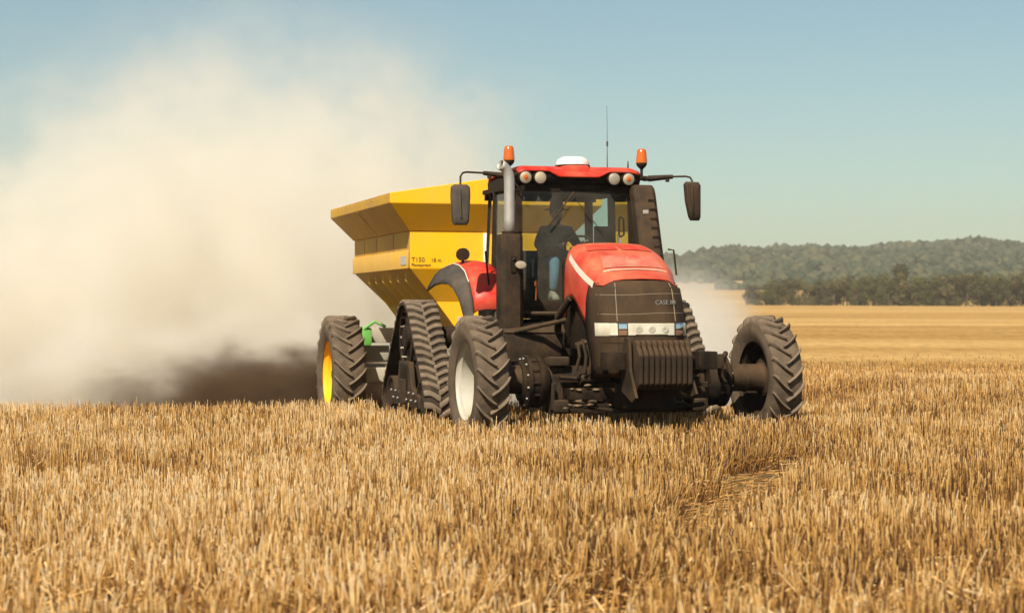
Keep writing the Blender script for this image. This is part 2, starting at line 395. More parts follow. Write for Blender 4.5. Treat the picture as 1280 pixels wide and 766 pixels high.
ords = 'first second third fourth fifth sixth seventh eighth ninth tenth eleventh twelfth thirteenth fourteenth fifteenth sixteenth seventeenth eighteenth nineteenth twentieth twenty-first twenty-second twenty-third twenty-fourth twenty-fifth twenty-sixth twenty-seventh twenty-eighth twenty-ninth thirtieth'.split()
def plant(px, dist, toppx, pk, row, label):
    x = (px-640)/2400*dist; z = float(terrain(x, dist)); h = 1.7+(388-toppx)/2400*dist-z
    cm, tm, mi, H, W = proto[pk]
    t = empty('tree', (x, dist, z), random.random()*6.28)
    s = h/H; sw = s*random.uniform(.9, 1.15)
    t.scale = (sw, sw, s)
    for nm, m_ in (('crown', cm), ('trunk', tm)):
        o = bpy.data.objects.new(nm, m_); C.objects.link(o); o.parent = t
    tag(t, label % kindtxt[mi], 'tree', 'trees of the far %s row' % row)
front = [(940, 357), (957, 355), (975, 354), (993, 357), (1009, 352), (1025, 352), (1042, 349), (1056, 352), (1072, 347), (1090, 345), (1108, 342), (1128, 337),
         (1146, 345), (1162, 347), (1178, 343), (1194, 339), (1211, 341), (1228, 340), (1245, 343), (1262, 345), (1278, 341), (1296, 342), (1314, 345)]
for k, (px, tp) in enumerate(front):
    plant(px+random.uniform(-3, 3), 480+random.uniform(-5, 8), tp+random.uniform(-4, 4), (k*4+k//3) % 9, 'front', '%s, '+ords[k]+' from the left in the far tree row')
for k in range(20):
    px = 948+k*18.5
    plant(px+random.uniform(-5, 5), 500+random.uniform(-4, 12), np.interp(px, [940, 1128, 1280], [353, 344, 341])+random.uniform(-3, 4), (k*5+2) % 9, 'back', '%s, '+ords[k]+' from the left just behind the far tree row')
for k, px in enumerate((1128,)):
    plant(px, 492, 333, 0, 'back', '%s, tallest crown rising above the middle of the far tree row')
# ================================================================== mesh builder
class MB:
    def __init__(s): s.bm = bmesh.new()
    def ring(s, pts): return [s.bm.verts.new(p) for p in pts]
    def skin(s, a, b_, closed=True):
        n = len(a)
        for j in range(n if closed else n-1):
            k = (j+1) % n
            try: s.bm.faces.new((a[j], a[k], b_[k], b_[j]))
            except ValueError: pass
    def cap(s, r):
        try: s.bm.faces.new(r)
        except ValueError: pass
    def loft(s, rings, caps=True, closed=True, loop=False):
        R_ = [s.ring(r) for r in rings]
        for a, b_ in zip(R_, R_[1:]): s.skin(a, b_, closed)
        if loop: s.skin(R_[-1], R_[0], closed)
        if caps and not loop and closed: s.cap(R_[0][::-1]); s.cap(R_[-1])
        return s
    def box(s, c, size, rot=None, bev=0.0, taper=1.0):
        x, y, z = [q/2 for q in size]; t = taper
        P = [(-x, -y, -z), (x, -y, -z), (x, y, -z), (-x, y, -z), (-x*t, -y*t, z), (x*t, -y*t, z), (x*t, y*t, z), (-x*t, y*t, z)]
        M = Matrix.Translation(c) @ (rot.to_4x4() if rot else Matrix())
        t_ = bmesh.new(); v = [t_.verts.new(M @ Vector(p)) for p in P]
        for f in ((0, 3, 2, 1), (4, 5, 6, 7), (0, 1, 5, 4), (1, 2, 6, 5), (2, 3, 7, 6), (3, 0, 4, 7)): t_.faces.new([v[i] for i in f])
        if bev > 0: bmesh.ops.bevel(t_, geom=t_.edges[:], offset=bev, segments=2, affect='EDGES', profile=.6)
        me = bpy.data.meshes.new('t'); t_.to_mesh(me); t_.free(); s.bm.from_mesh(me); bpy.data.meshes.remove(me); return s
    def bb(s, x0, x1, y0, y1, z0, z1, bev=0.0):
        return s.box(((x0+x1)/2, (y0+y1)/2, (z0+z1)/2), (abs(x1-x0), abs(y1-y0), abs(z1-z0)), bev=bev)
    def tube(s, pts, r, n=10, caps=True):
        pts = [Vector(p) for p in pts]; rr = r if isinstance(r, (list, tuple)) else [r]*len(pts)
        T = []
        for k in range(len(pts)):
            a = pts[max(k-1, 0)]; b_ = pts[min(k+1, len(pts)-1)]; T.append((b_-a).normalized())
        u = T[0].orthogonal().normalized(); rings = []
        for k, p in enumerate(pts):
            u = (u-T[k]*u.dot(T[k])).normalized(); v = T[k].cross(u)
            rings.append([p+(u*math.cos(j*2*math.pi/n)+v*math.sin(j*2*math.pi/n))*rr[k] for j in range(n)])
        return s.loft(rings, caps)
    def lathe(s, prof, c=(0, 0, 0), axis='x', n=48, caps=False):
        """prof = [(a, r)] along the axis"""
        rings = []
        for a, r in prof:
            ring = []
            for j in range(n):
                t = j*2*math.pi/n; p, q = math.cos(t)*r, math.sin(t)*r
                ring.append(Vector(c)+(Vector((a, p, q)) if axis == 'x' else Vector((p, q, a)) if axis == 'z' else Vector((q, a, p))))
            rings.append(ring)
        return s.loft(rings, caps)
    def prism(s, outline, a0, a1, axis='x'):
        """2D outline extruded along an axis; outline in the two other axes"""
        def P(u, v, a): return (a, u, v) if axis == 'x' else (u, a, v) if axis == 'y' else (u, v, a)
        return s.loft([[P(u, v, a0) for u, v in outline], [P(u, v, a1) for u, v in outline]])
    def build(s, name, m, parent=None, bev=0.0, seg=2, smooth=38, label=None):
        bmesh.ops.recalc_face_normals(s.bm, faces=s.bm.faces[:])
        if bev > 0:
            es = [e for e in s.bm.edges if len(e.link_faces) == 2 and e.calc_face_angle(0) > R(28)]
            bmesh.ops.bevel(s.bm, geom=es, offset=bev, segments=seg, affect='EDGES', profile=.6, clamp_overlap=True)
        me = bpy.data.meshes.new(name); s.bm.to_mesh(me); s.bm.free()
        me.materials.append(m)
        if smooth:
            me.polygons.foreach_set('use_smooth', np.ones(len(me.polygons), bool)); me.set_sharp_from_angle(angle=R(smooth))
        o = bpy.data.objects.new(name, me); C.objects.link(o); o.parent = parent
        if label: o['label'] = label
        return o
def part(name, parent, loc=(0, 0, 0), label=None):
    o = empty(name, loc, 0, parent)
    if label: o['label'] = label
    return o
def split(o, name):
    """one object per separate piece of a mesh"""
    bm = bmesh.new(); bm.from_mesh(o.data); bm.verts.ensure_lookup_table(); seen = set(); out = []
    for v in bm.verts:
        if v.index in seen: continue
        st_ = [v]; comp = []; seen.add(v.index)
        while st_:
            q = st_.pop(); comp.append(q.index)
            for e in q.link_edges:
                w2 = e.other_vert(q)
                if w2.index not in seen: seen.add(w2.index); st_.append(w2)
        out.append(set(comp))
    par = o.parent; m = o.data.materials[0]
    for comp in out:
        idx = {k: n_ for n_, k in enumerate(sorted(comp))}
        me = bpy.data.meshes.new(name); me.from_pydata([bm.verts[k].co[:] for k in sorted(comp)], [], [[idx[v.index] for v in f.verts] for f in bm.faces if f.verts[0].index in comp])
        me.materials.append(m); me.polygons.foreach_set('use_smooth', np.ones(len(me.polygons), bool)); me.set_sharp_from_angle(angle=R(38))
        q = bpy.data.objects.new(name, me); C.objects.link(q); q.parent = par; q.matrix_parent_inverse = o.matrix_parent_inverse; q.location = o.location; q.scale = o.scale
    bm.free(); bpy.data.objects.remove(o)
def copy_tree(o, parent):
    c = o.copy(); C.objects.link(c); c.parent = parent
    for ch in o.children: copy_tree(ch, c)
    return c
def lerp_tab(tab, t):
    xs = [q[0] for q in tab]
    return [float(np.interp(t, xs, [q[k] for q in tab])) for k in range(1, len(tab[0]))]
def text_mesh(name, body, size, m, parent, loc, rot, ext=.002, align='LEFT'):
    cu = bpy.data.curves.new(name, 'FONT'); cu.body = body; cu.size = size; cu.extrude = ext; cu.align_x = align; cu.resolution_u = 3
    o = bpy.data.objects.new(name+'_src', cu); C.objects.link(o)
    me = bpy.data.meshes.new_from_object(o.evaluated_get(bpy.context.evaluated_depsgraph_get()))
    bpy.data.objects.remove(o); bpy.data.curves.remove(cu)
    me.name = name; me.materials.clear(); me.materials.append(m)
    q = bpy.data.objects.new(name, me); C.objects.link(q); q.parent = parent; q.location = loc; q.rotation_euler = rot
    return q

M_red = mat('dusty_red_paint', (.48, .006, .003), .26, dust=.26, dustcol=(.56, .20, .095), scale=3.5, coat=.12, spec=.3, topdust=.18, streak=.5)
M_redclean = mat('clean_red_paint', (.56, .006, .004), .35, dust=.08, dustcol=(.58, .20, .10), scale=5, spec=.3)
M_black = mat('dusty_black_plastic', (.009, .007, .005), .6, dust=.36, dustcol=(.090, .052, .026), scale=5, topdust=.3, bump=.15, spec=.2)
M_grille = mat('dusty_grille_mesh', (.018, .012, .008), .6, dust=.5, dustcol=(.092, .054, .028), scale=3.5, streak=.6, bump=.3, bscale=120, spec=.12)
M_grey = mat('dusty_grey_plastic', (.045, .040, .036), .6, dust=.4, dustcol=(.125, .095, .068), scale=5, spec=.12)
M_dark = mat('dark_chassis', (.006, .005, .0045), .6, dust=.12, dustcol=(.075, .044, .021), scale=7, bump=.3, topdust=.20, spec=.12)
M_steel = mat('worn_steel', (.42, .41, .39), .35, metal=.8, dust=.25, dustcol=(.4, .33, .24), scale=8)
M_pipe = mat('exhaust_steel', (.44, .42, .38), .45, metal=.5, dust=.3, dustcol=(.45, .38, .3), scale=9, streak=.8)
M_tyre = mat('dusty_tyre', (.060, .046, .034), .85, dust=.74, dustcol=(.225, .162, .108), scale=7, bump=.35, bscale=60, spec=.12)
M_tyre_s = mat('dusty_tyre_shaded_gaps', (.035, .027, .020), .85, dust=.62, dustcol=(.170, .120, .078), scale=6, bump=.2, bscale=50, spec=.12)  # dusty carcass, darkened to paint shade into the gaps between lugs
M_belt_base = mat('track_rubber_groove_shade', (.020, .016, .012), .9, dust=.35, dustcol=(.09, .062, .04), scale=8, spec=.1)  # belt rubber with the shade of the lug grooves in its colour
M_belt = mat('dusty_track_rubber', (.055, .042, .031), .85, dust=.74, dustcol=(.225, .162, .108), scale=8, bump=.35, bscale=60, spec=.12)
M_rim = mat('cream_rim', (.50, .475, .40), .5, dust=.4, dustcol=(.38, .32, .22), scale=3)
M_yel = mat('yellow_paint', (.97, .465, .001), .5, dust=.10, dustcol=(.70, .40, .07), scale=2, var=.05, streak=.7, spec=.25)
M_yelshade = mat('yellow_paint_shade', (.62, .33, .012), .6, dust=.5, dustcol=(.42, .25, .085), scale=1.6, var=.08, streak=.5, spec=.2)  # yellow darkened to paint the shade of the hopper's long sides
M_yelside = mat('yellow_paint_side_shade', (.80, .42, .012), .5, spec=.25, dust=.34, dustcol=(.60, .40, .17), scale=2, var=.06, streak=.5)  # milder darkened yellow, painted side shade for bands and rivets
M_white = mat('white_plastic', (.80, .78, .74), .4, dust=.08, dustcol=(.6, .5, .4))
M_cream = mat('cream_decal', (.62, .56, .44), .5, dust=.35, dustcol=(.6, .45, .35), scale=5)
M_orange = mat('amber_lens', (.80, .16, .005), .15, trans=.35, coat=.6, var=.08)
M_lampglass = mat('headlamp_glass', (.62, .57, .45), .2, dust=.35, dustcol=(.45, .36, .23), scale=9, coat=.7)
M_chrome = mat('chrome', (.8, .8, .82), .12, metal=1.0)
M_green = mat('green_paint', (.04, .42, .03), .5, dust=.25, dustcol=(.4, .38, .2))
M_lens = mat('lamp_reflector', (.30, .265, .21), .3, metal=.4, dust=.35, dustcol=(.6, .45, .3))
M_framegrey = mat('dusty_grey_steel', (.30, .28, .24), .6, dust=.5, dustcol=(.46, .39, .28), scale=3)
M_seat = mat('seat_fabric', (.02, .02, .022), .9)
def glass_mat(name, tint, fac):
    m = bpy.data.materials.new(name); m.use_nodes = True; n = m.node_tree.nodes; l = m.node_tree.links; n.clear()
    t = n.new('ShaderNodeBsdfTransparent'); t.inputs[0].default_value = (*tint, 1); g = n.new('ShaderNodeBsdfGlossy'); g.inputs['Roughness'].default_value = .05
    g.inputs[0].default_value = (.9, .95, 1, 1)
    f = n.new('ShaderNodeFresnel'); f.inputs[0].default_value = 1.25; d = n.new('ShaderNodeBsdfDiffuse'); d.inputs[0].default_value = (.45, .38, .28, 1)
    tc = n.new('ShaderNodeTexCoord'); no = n.new('ShaderNodeTexNoise'); no.inputs['Scale'].default_value = 3; no.inputs['Detail'].default_value = 6
    l.new(tc.outputs['Object'], no.inputs['Vector'])
    mu = n.new('ShaderNodeMath'); mu.operation = 'MULTIPLY'; mu.inputs[1].default_value = fac; l.new(no.outputs[0], mu.inputs[0])
    a = n.new('ShaderNodeMixShader'); l.new(f.outputs[0], a.inputs[0]); l.new(t.outputs[0], a.inputs[1]); l.new(g.outputs[0], a.inputs[2])
    b2 = n.new('ShaderNodeMixShader'); l.new(mu.outputs[0], b2.inputs[0]); l.new(a.outputs[0], b2.inputs[1]); l.new(d.outputs[0], b2.inputs[2])
    o = n.new('ShaderNodeOutputMaterial'); l.new(b2.outputs[0], o.inputs[0]); return m
M_glass = glass_mat('cab_glass', (.74, .80, .77), .16)
M_glass_rear = glass_mat('rear_glass', (.60, .66, .64), .16)
M_glass_side = glass_mat('tinted_side_glass', (.62, .80, .78), .14)

# ================================================================== tyres
def tyre(parent, Rt, W, rim_r, nlug, flip=1, lugw=.058, lugh=.056, sweep=.27):
    """agricultural tyre about the x axis; lugs form chevrons"""
    rc = Rt-lugh; h = W/2
    prof = [(-h*.86, rim_r-.015), (-h*.95, rim_r+.03), (-h*1.06, rim_r+(rc-rim_r)*.33), (-h*1.08, rim_r+(rc-rim_r)*.58), (-h*.99, rim_r+(rc-rim_r)*.84),
            (-h*.84, rc-.020), (-h*.5, rc-.004), (0, rc), (h*.5, rc-.004), (h*.84, rc-.020), (h*.99, rim_r+(rc-rim_r)*.84),
            (h*1.08, rim_r+(rc-rim_r)*.58), (h*1.06, rim_r+(rc-rim_r)*.33), (h*.95, rim_r+.03), (h*.86, rim_r-.015)]
    m = MB(); m.lathe(prof, n=72)
    # raised bead ring on the sidewall
    t = m.build('tyre', M_tyre_s, parent)
    g = MB()
    def rad(x):
        ax = abs(x)/h
        return float(np.interp(ax, [0, .5, .84, .95, 1.02], [rc, rc-.004, rc-.020, rc-.05, rc-.085]))
    for side in (-1, 1):
        for k in range(nlug):
            ph0 = (k+(.5 if side > 0 else 0))*2*math.pi/nlug
            rings = []
            for q in range(8):
                t_ = q/7; x = side*(-.035+t_*(h*1.03+.035))
                ph = ph0+sweep*(t_**1.0)*(.55+.45*t_) + .0
                hw = lugw*(.62+.30*t_)*.5/rc; top = Rt-.004*t_ if t_ < .86 else Rt-.004-(t_-.86)*.26
                rb = rad(x)-.012
                taper = .72
                ring = []
                for dph, r_ in ((-hw, rb), (-hw*taper, top), (hw*taper, top), (hw, rb)):
                    a = ph+dph; ring.append((x, -math.cos(a)*r_, math.sin(a)*r_))
                rings.append(ring)
            g.loft(rings)
    lo = g.build('tread', M_tyre, t, bev=.008, seg=1, smooth=50)
    return t
def rim(parent, rr, W, disc, m, outer=-1, depth=0):
    """barrel with stepped wells and a dished disc at x=disc"""
    h = W/2; g = MB()
    g.lathe([(-h*.86, rr+.015), (-h*.90, rr+.03), (-h*.84, rr+.032), (-h*.80, rr+.0), (-h*.62, rr-.012), (-h*.5, rr-.05), (-h*.2, rr-.055),
             (h*.2, rr-.055), (h*.5, rr-.05), (h*.62, rr-.012), (h*.80, rr), (h*.84, rr+.032), (h*.90, rr+.03), (h*.86, rr+.015)], n=64)
    g.lathe([(disc, rr-.052), (disc+outer*.03, rr*.72), (disc+outer*.05, rr*.62), (disc+outer*.01, rr*.45), (disc-outer*.02, rr*.30), (disc-outer*.02, .02),
             (disc-outer*.035, .02), (disc-outer*.035, rr*.30), (disc-outer*.005, rr*.45), (disc+outer*.035, rr*.62), (disc+outer*.015, rr*.72), (disc-outer*.015, rr-.052)], n=64)
    o = g.build('rim', m, parent)
    return o

# ================================================================== TRACTOR
tractor = empty('tractor', (OX, OY, 0), TH)
tag(tractor, 'big dusty red tractor with front wheels and rear rubber tracks driving through stubble', 'tractor')
TR = tractor
TW = 1.93
for s in (-1, 1):
    wpart = part('front_wheel', TR, (s*TW, 0, .815))
    tyre(wpart, .825, .40, .50, 21)
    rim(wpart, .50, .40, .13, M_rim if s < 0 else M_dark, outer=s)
    wpart.rotation_euler = (random.uniform(0, .2), 0, R(1.0))
# hub extensions, planetaries, knuckles
def front_end(s):
    sp = MB(); sp.lathe([(-.03, .15), (-.03, .235), (.0, .235), (.01, .19), (.05, .178), (.24, .175), (.245, .185), (.27, .185), (.275, .175), (.44, .178), (.48, .20), (.50, .25), (.53, .25), (.53, .1)], n=36)
    for k in range(10): sp.lathe([(-.045, .016), (-.03, .016)], c=(0, math.cos(k*.628)*.212, math.sin(k*.628)*.212), n=6, caps=True)
    o = sp.build('hub_extension', M_black, TR); o.location = (s*1.38, 0, .83); o.scale = (s, 1, 1)
    p = MB(); p.lathe([(0, .10), (0, .27), (.05, .31), (.09, .33), (.12, .33), (.13, .30), (.22, .30), (.23, .34), (.27, .34), (.29, .28), (.33, .24), (.34, .1)], n=36)
    for k in range(12):
        a = k*math.pi/6
        p.box((.18, math.cos(a)*.305, math.sin(a)*.305), (.10, .03, .03), bev=.006)
    q = p.build('planetary_hub', M_dark, TR); q.location = (s*1.07, 0, .80); q.scale = (s, 1, 1)
    bt = MB()
    for k in range(12):
        a = k*math.pi/6+.2
        bt.lathe([(0, .016), (.03, .013)], c=(.27, math.cos(a)*.30, math.sin(a)*.30), n=6, caps=True)
        bt.lathe([(0, .014), (-.03, .012)], c=(.03, math.cos(a)*.25, math.sin(a)*.25), n=6, caps=True)
    split(bt.build('hub_bolts', M_steel, q), 'hub_bolt')
    k_ = MB()
    k_.prism([(-.16, .42), (.16, .42), (.13, .62), (.08, 1.10), (-.08, 1.10), (-.14, .62)], .86, 1.05)
    k_.box((.92, -.12, 1.06), (.26, .16, .12), bev=.02); k_.box((.92, -.16, .50), (.20, .2, .16), bev=.02)
    k_.box((1.02, -.20, .62), (.05, .10, .34), bev=.01)
    kk = k_.build('steering_knuckle', M_black, TR, bev=.015); kk.scale = (s, 1, 1)
    c = MB(); c.tube([(.28, -.20, .84), (.66, -.20, .84)], .055, 14); c.tube([(.66, -.20, .84), (.93, -.20, .86)], .025, 10)
    c.lathe([(0, .065), (.04, .065)], c=(.62, -.20, .84), n=14, caps=True)
    cc = c.build('steering_cylinder', M_black, TR); cc.scale = (s, 1, 1)
for s in (-1, 1): front_end(s)
ax = MB(); ax.loft([[(x, y*w_, z) for y, z in ((-.13, .72), (.13, .72), (.15, .86), (.1, 1.0), (-.1, 1.0), (-.15, .86))] for x, w_ in ((-1.0, .8), (-.5, 1), (0, 1.3), (.5, 1), (1.0, .8))])
ax.build('front_axle', M_dark, TR, bev=.02)
ch = MB()
ch.bb(-.28, .28, -1.0, 3.4, .78, 1.30, bev=.03); ch.bb(-.34, .34, -.95, 1.2, .50, .80, bev=.03); ch.bb(-.42, .42, -.2, 2.4, .55, .85, bev=.04)
ch.bb(-.60, .60, 1.5, 3.8, .60, 1.55, bev=.05)
ch.bb(-.45, .45, -.30, 1.2, 1.2, 1.95, bev=.04)         # engine block behind the grille
ch.build('chassis', M_dark, TR)
bl = MB()          # belly clutter: bars, guards, hoses seen in front
bl.bb(-.92, -.30, -.62, -.50, .60, .74, bev=.012); bl.bb(.30, .92, -.62, -.50, .60, .74, bev=.012)
bl.bb(-.95, .95, -.10, .30, .40, .52, bev=.02); bl.box((-.55, -.55, .52), (.7, .08, .05), bev=.01)
bl.tube([(-.9, -.45, .55), (-.4, -.6, .46), (.3, -.6, .46), (.9, -.45, .52)], .03, 8)
bl.build('belly_guard', M_dark, TR, bev=.0)
mudm = mat('caked_mud', (.20, .135, .075), .95, bump=.8, bscale=25, var=.3)
md_ = MB()
for k in range(15):
    x = random.choice([random.uniform(-1.0, -.45), random.uniform(-.9, -.3), random.uniform(.4, .9)]); r_ = random.uniform(.012, .034)
    t_ = bmesh.new(); bmesh.ops.create_icosphere(t_, subdivisions=1, radius=r_)
    off = Vector((x, -.62+random.uniform(-.03, .02), random.choice([.74, .75, .60, .52])+random.uniform(-.03, .03)))
    for v in t_.verts: v.co = Vector((v.co.x*1.8, v.co.y, v.co.z*.6))*random.uniform(.75, 1.25)+off
    me = bpy.data.meshes.new('t'); t_.to_mesh(me); t_.free(); md_.bm.from_mesh(me); bpy.data.meshes.remove(me)
split(md_.build('mud_clods', mudm, TR), 'mud_clod')
hs = MB()          # hoses and pipes beside the engine
for x0, z0, x1, z1 in ((-.60, 1.30, -.56, .92), (-.66, 1.34, -.63, .92), (-.54, 1.36, -.44, .90), (-.72, 1.30, -.74, .95)):
    hs.tube([(x0, -.30, z0), ((x0+x1)/2+.02, -.36, (z0+z1)/2), (x1, -.30, z1)], .022, 8)
hs.tube([(-.62, .9, 1.45), (-.70, .6, 1.62), (-.62, .35, 1.86)], .05, 10); hs.tube([(-1.2, .95, 1.42), (-.9, .8, 1.50), (-.62, .5, 1.58)], .03, 8)
hs.tube([(-1.0, 1.55, 1.66), (-.5, 1.5, 1.66), (-.2, 1.2, 1.66)], .028, 8); hs.tube([(-.50, -.32, 1.28), (-.62, -.30, 1.30), (-.74, -.28, 1.26)], .035, 8)
split(hs.build('hoses', M_black, TR), 'hose')
# ---- hood
HT = [(-.68, .50, 2.085), (-.62, .53, 2.135), (-.45, .565, 2.20), (-.2, .60, 2.305), (.1, .615, 2.43), (.4, .61, 2.52), (.62, .595, 2.565), (.70, .575, 2.55), (.73, .55, 2.51)]
def hood_sec(y, bot=None):
    w_, zc = lerp_tab(HT, y)
    zb = float(np.interp(y, [-.62, -.45, -.25, -.08, .08, .25, .42, .56, .66, .73], [2.02, 1.50, 1.54, 1.66, 1.80, 1.87, 1.84, 1.72, 1.60, 1.58]))
    half = [(w_*1.0, zb), (w_*1.005, zb+.25*(zc-.36-zb)), (w_*1.01, zb+.7*(zc-.36-zb)), (w_*1.0, zc-.34), (w_*.985, zc-.24), (w_*.93, zc-.12), (w_*.84, zc-.045), (w_*.72, zc-.012), (w_*.45, zc+.004), (0, zc+.012)]
    if y < -.5:
        f = min(1, (-.5-y)/.12*.5+.3)
        half = [(a, max(b_, zc-.36*(1-f*.8))) for a, b_ in half]
    fy = float(sst(-.2, -.6, y))*.20
    yo = lambda a: y+fy*(a/.6)**2.4
    return [(-a, yo(a), b_) for a, b_ in half]+[(a, yo(a), b_) for a, b_ in half[-2::-1]]
yl = [-.70, -.68, -.62, -.58, -.52, -.45, -.35, -.25, -.16, -.08, 0, .08, .16, .25, .34, .42, .49, .56, .61, .66, .70, .73]
hd = MB(); hd.loft([hood_sec(y) for y in yl], caps=False, closed=False)
# nose lip of the red hood turns down over the grille
s0 = hood_sec(-.62); 
hood = hd.build('hood', M_red, TR, smooth=40)
sol = hood.modifiers.new('thickness', 'SOLIDIFY'); sol.thickness = .02; sol.offset = 0
def hood_z(x, y):
    s_ = hood_sec(y); return float(np.interp(x, [p[0] for p in s_[4:15]], [p[2] for p in s_[4:15]]))
def hood_patch(name, m, y0, y1, x0a, x1a, x0b, x1b, lift=.020, nx_=10, ny_=10, th=.004):
    g = MB(); rows = []
    for i_ in range(ny_+1):
        t = i_/ny_; y = y0+(y1-y0)*t; a = x0a+(x0b-x0a)*t; b_ = x1a+(x1b-x1a)*t
        fy = float(sst(-.2, -.6, y))*.20
        rows.append([(a+(b_-a)*j/nx_, y+fy*abs((a+(b_-a)*j/nx_)/.6)**2.4, hood_z(a+(b_-a)*j/nx_, y)+lift) for j in range(nx_+1)])
    g.loft(rows, caps=False, closed=False); o = g.build(name, m, hood)
    return o
hood_patch('hood_vent', M_redclean, .18, .40, -.44, -.03, -.40, -.03); hood_patch('hood_vent', M_redclean, .18, .40, .03, .44, .03, .40)
hood_patch('hood_panel', mat('faded_red', (.50, .06, .03), .5, dust=.35, dustcol=(.5, .27, .18), scale=5), -.40, -.04, -.40, .40, -.34, .34)
hood_patch('hood_rib', mat('dusty_edge', (.70, .24, .14), .6, dust=.4, dustcol=(.68, .42, .3)), -.50, -.455, -.42, .42, -.42, .42)
bx_ = MB(); bx_.lathe([(0, .022), (.012, .018)], c=(0, -.10, hood_z(0, -.10)+.004), axis='z', n=8, caps=True); bx_.build('badge', M_steel, hood)
dc = MB(); rows = []       # pale stripe decal on the side, falling forward
for t in np.linspace(0, 1, 12):
    y = .50-.93*t; z1_ = 2.40-.38*t; row = []
    sec = hood_sec(y)[:7]
    for dz in (-.038, 0, .038):
        z = z1_+dz; xx = float(np.interp(z, [p[2] for p in sec], [p[0] for p in sec])); row.append((xx-.014, y, z))
    rows.append(row)
dc.loft(rows, caps=False, closed=False); dc.build('stripe_decal', M_cream, hood)
# ---- grille: stacked plan outlines
def plan(k, yf, w_):
    P = [(0, yf-.015), (.20, yf-.010), (.385, yf+.03), (.47, yf+.09), (.54, yf+.18), (.585, yf+.29), (.60, -.30)]
    P = [(a*w_/.6, b_) for a, b_ in P]
    return [(-a, b_) for a, b_ in P[::-1]]+P[1:]
LV = [(2.09, -.61, .52), (2.05, -.675, .56), (1.97, -.745, .59), (1.80, -.80, .60), (1.60, -.85, .605), (1.555, -.86, .605), (1.38, -.875, .60), (1.15, -.875, .57), (.98, -.86, .54), (.88, -.82, .52)]
def under_hood(a, b_, z):
    y0 = max(-.70, min(.3, b_-.20*(abs(a)/.6)**2.4*float(sst(-.2, -.6, b_))))
    s_ = hood_sec(y0); zz = float(np.interp(abs(a)*.985, [p[0] for p in s_[len(s_)//2:]], [p[2] for p in s_[len(s_)//2:]]))
    return min(z, zz-.03) if z > 1.9 else z
gr = MB(); gr.loft([[(a, b_, under_hood(a, b_, z)) for a, b_ in plan(0, yf, w_)] for z, yf, w_ in LV], caps=False, closed=False)
grille = gr.build('grille', M_grille, TR, smooth=45); sm2 = grille.modifiers.new('t', 'SOLIDIFY'); sm2.thickness = .03; sm2.offset = 0
def grille_pt(u, z, off=.0):
    """u = half-width fraction -1..1 along the plan outline by x"""
    zz = [q[0] for q in LV][::-1]; yf = float(np.interp(z, zz, [q[1] for q in LV][::-1])); w_ = float(np.interp(z, zz, [q[2] for q in LV][::-1]))
    P = plan(0, yf, w_); x = u*w_; y = float(np.interp(x, [p[0] for p in P], [p[1] for p in P]))
    nx_ = x*.5; n_ = Vector((u**3*.9, -1, 0)).normalized()
    return Vector((x, y, z))+n_*(off+.015)
sea = MB()       # dusty seams
for z in (1.90, 1.66):
    sea.tube([grille_pt(u, z+.01*math.sin(u*3), .002) for u in np.linspace(-.985, .985, 30)], .0034, 5)
for u in (-.62, .62):
    sea.tube([grille_pt(u, z, .002) for z in np.linspace(2.04, 1.57, 12)], .005, 5)
split(sea.build('grille_seam', mat('seam_dust', (.30, .22, .145), .9), grille), 'grille_seam')
se2 = MB()
for z in (1.30, 1.10):
    se2.tube([grille_pt(u, z, .0) for u in np.linspace(-.98, .98, 24)], .006, 5)
for u in (-.62, .62, -.3, .3):
    se2.tube([grille_pt(u, z, .0) for z in np.linspace(1.36, .92, 10)], .005, 5)
split(se2.build('grille_joint', M_dark, grille), 'grille_joint')
text_mesh('emblem', 'CASE IH', .076, M_steel, grille, (.12, -.832, 1.775), (R(82), 0, R(3)), .004)
# light bar
lb = MB()
def bar_seg(u0, u1, z0, z1, off, n_=6):
    g = MB(); A = [[grille_pt(u, z, off+.012) for z in (z0, z0+.012, z1-.012, z1)] for u in np.linspace(u0, u1, n_)]
    for r_ in A:
        for k_, c_ in ((0, .012), (3, .012)): r_[k_] = r_[k_]+Vector((0, .012, 0))
    g.loft(A, caps=False, closed=False); return g
g = bar_seg(-.975, .985, 1.375, 1.555, -.004, 30); g.build('light_bar', M_black, grille)
for u0, u1, m_ in ((-.96, -.62, M_lampglass), (-.42, .58, M_lampglass)):
    g = bar_seg(u0, u1, 1.385, 1.545, .004, 12); hl = g.build('headlight', m_, grille)
    nl = 0 if u1 < -.5 else 3
    for k in range(nl):
        u = (u0+u1)/2 if nl == 1 else u0+(u1-u0)*(.22+.28*k)
        c = grille_pt(u, 1.465, .02); q = MB(); q.lathe([(.0, .045), (-.004, .040), (-.003, .01)], c=c, axis='y', n=20); q.build('lamp', mat('lamp_bowl', (.50, .46, .37), .35, dust=.3, dustcol=(.4, .33, .22)), hl)
for u0, u1 in ((-.60, -.44), (.61, .80)):
    bar_seg(u0, u1, 1.465, 1.545, .006, 5).build('reflector', M_chrome, grille)
    bar_seg(u0, u1, 1.385, 1.455, .006, 5).build('marker_lamp', mat('brown_lens', (.20, .10, .05), .3), grille)
bar_seg(.82, .975, 1.385, 1.545, .004, 6).build('headlight', M_lampglass, grille)
# ---- dark cowl behind the hood
cw = MB(); cw.bb(-.26, .30, .72, 1.95, 1.5, 2.42, bev=.05); cw.bb(-.52, .52, .1, .70, 1.2, 1.9, bev=.04); cw.build('cowl', M_dark, TR)
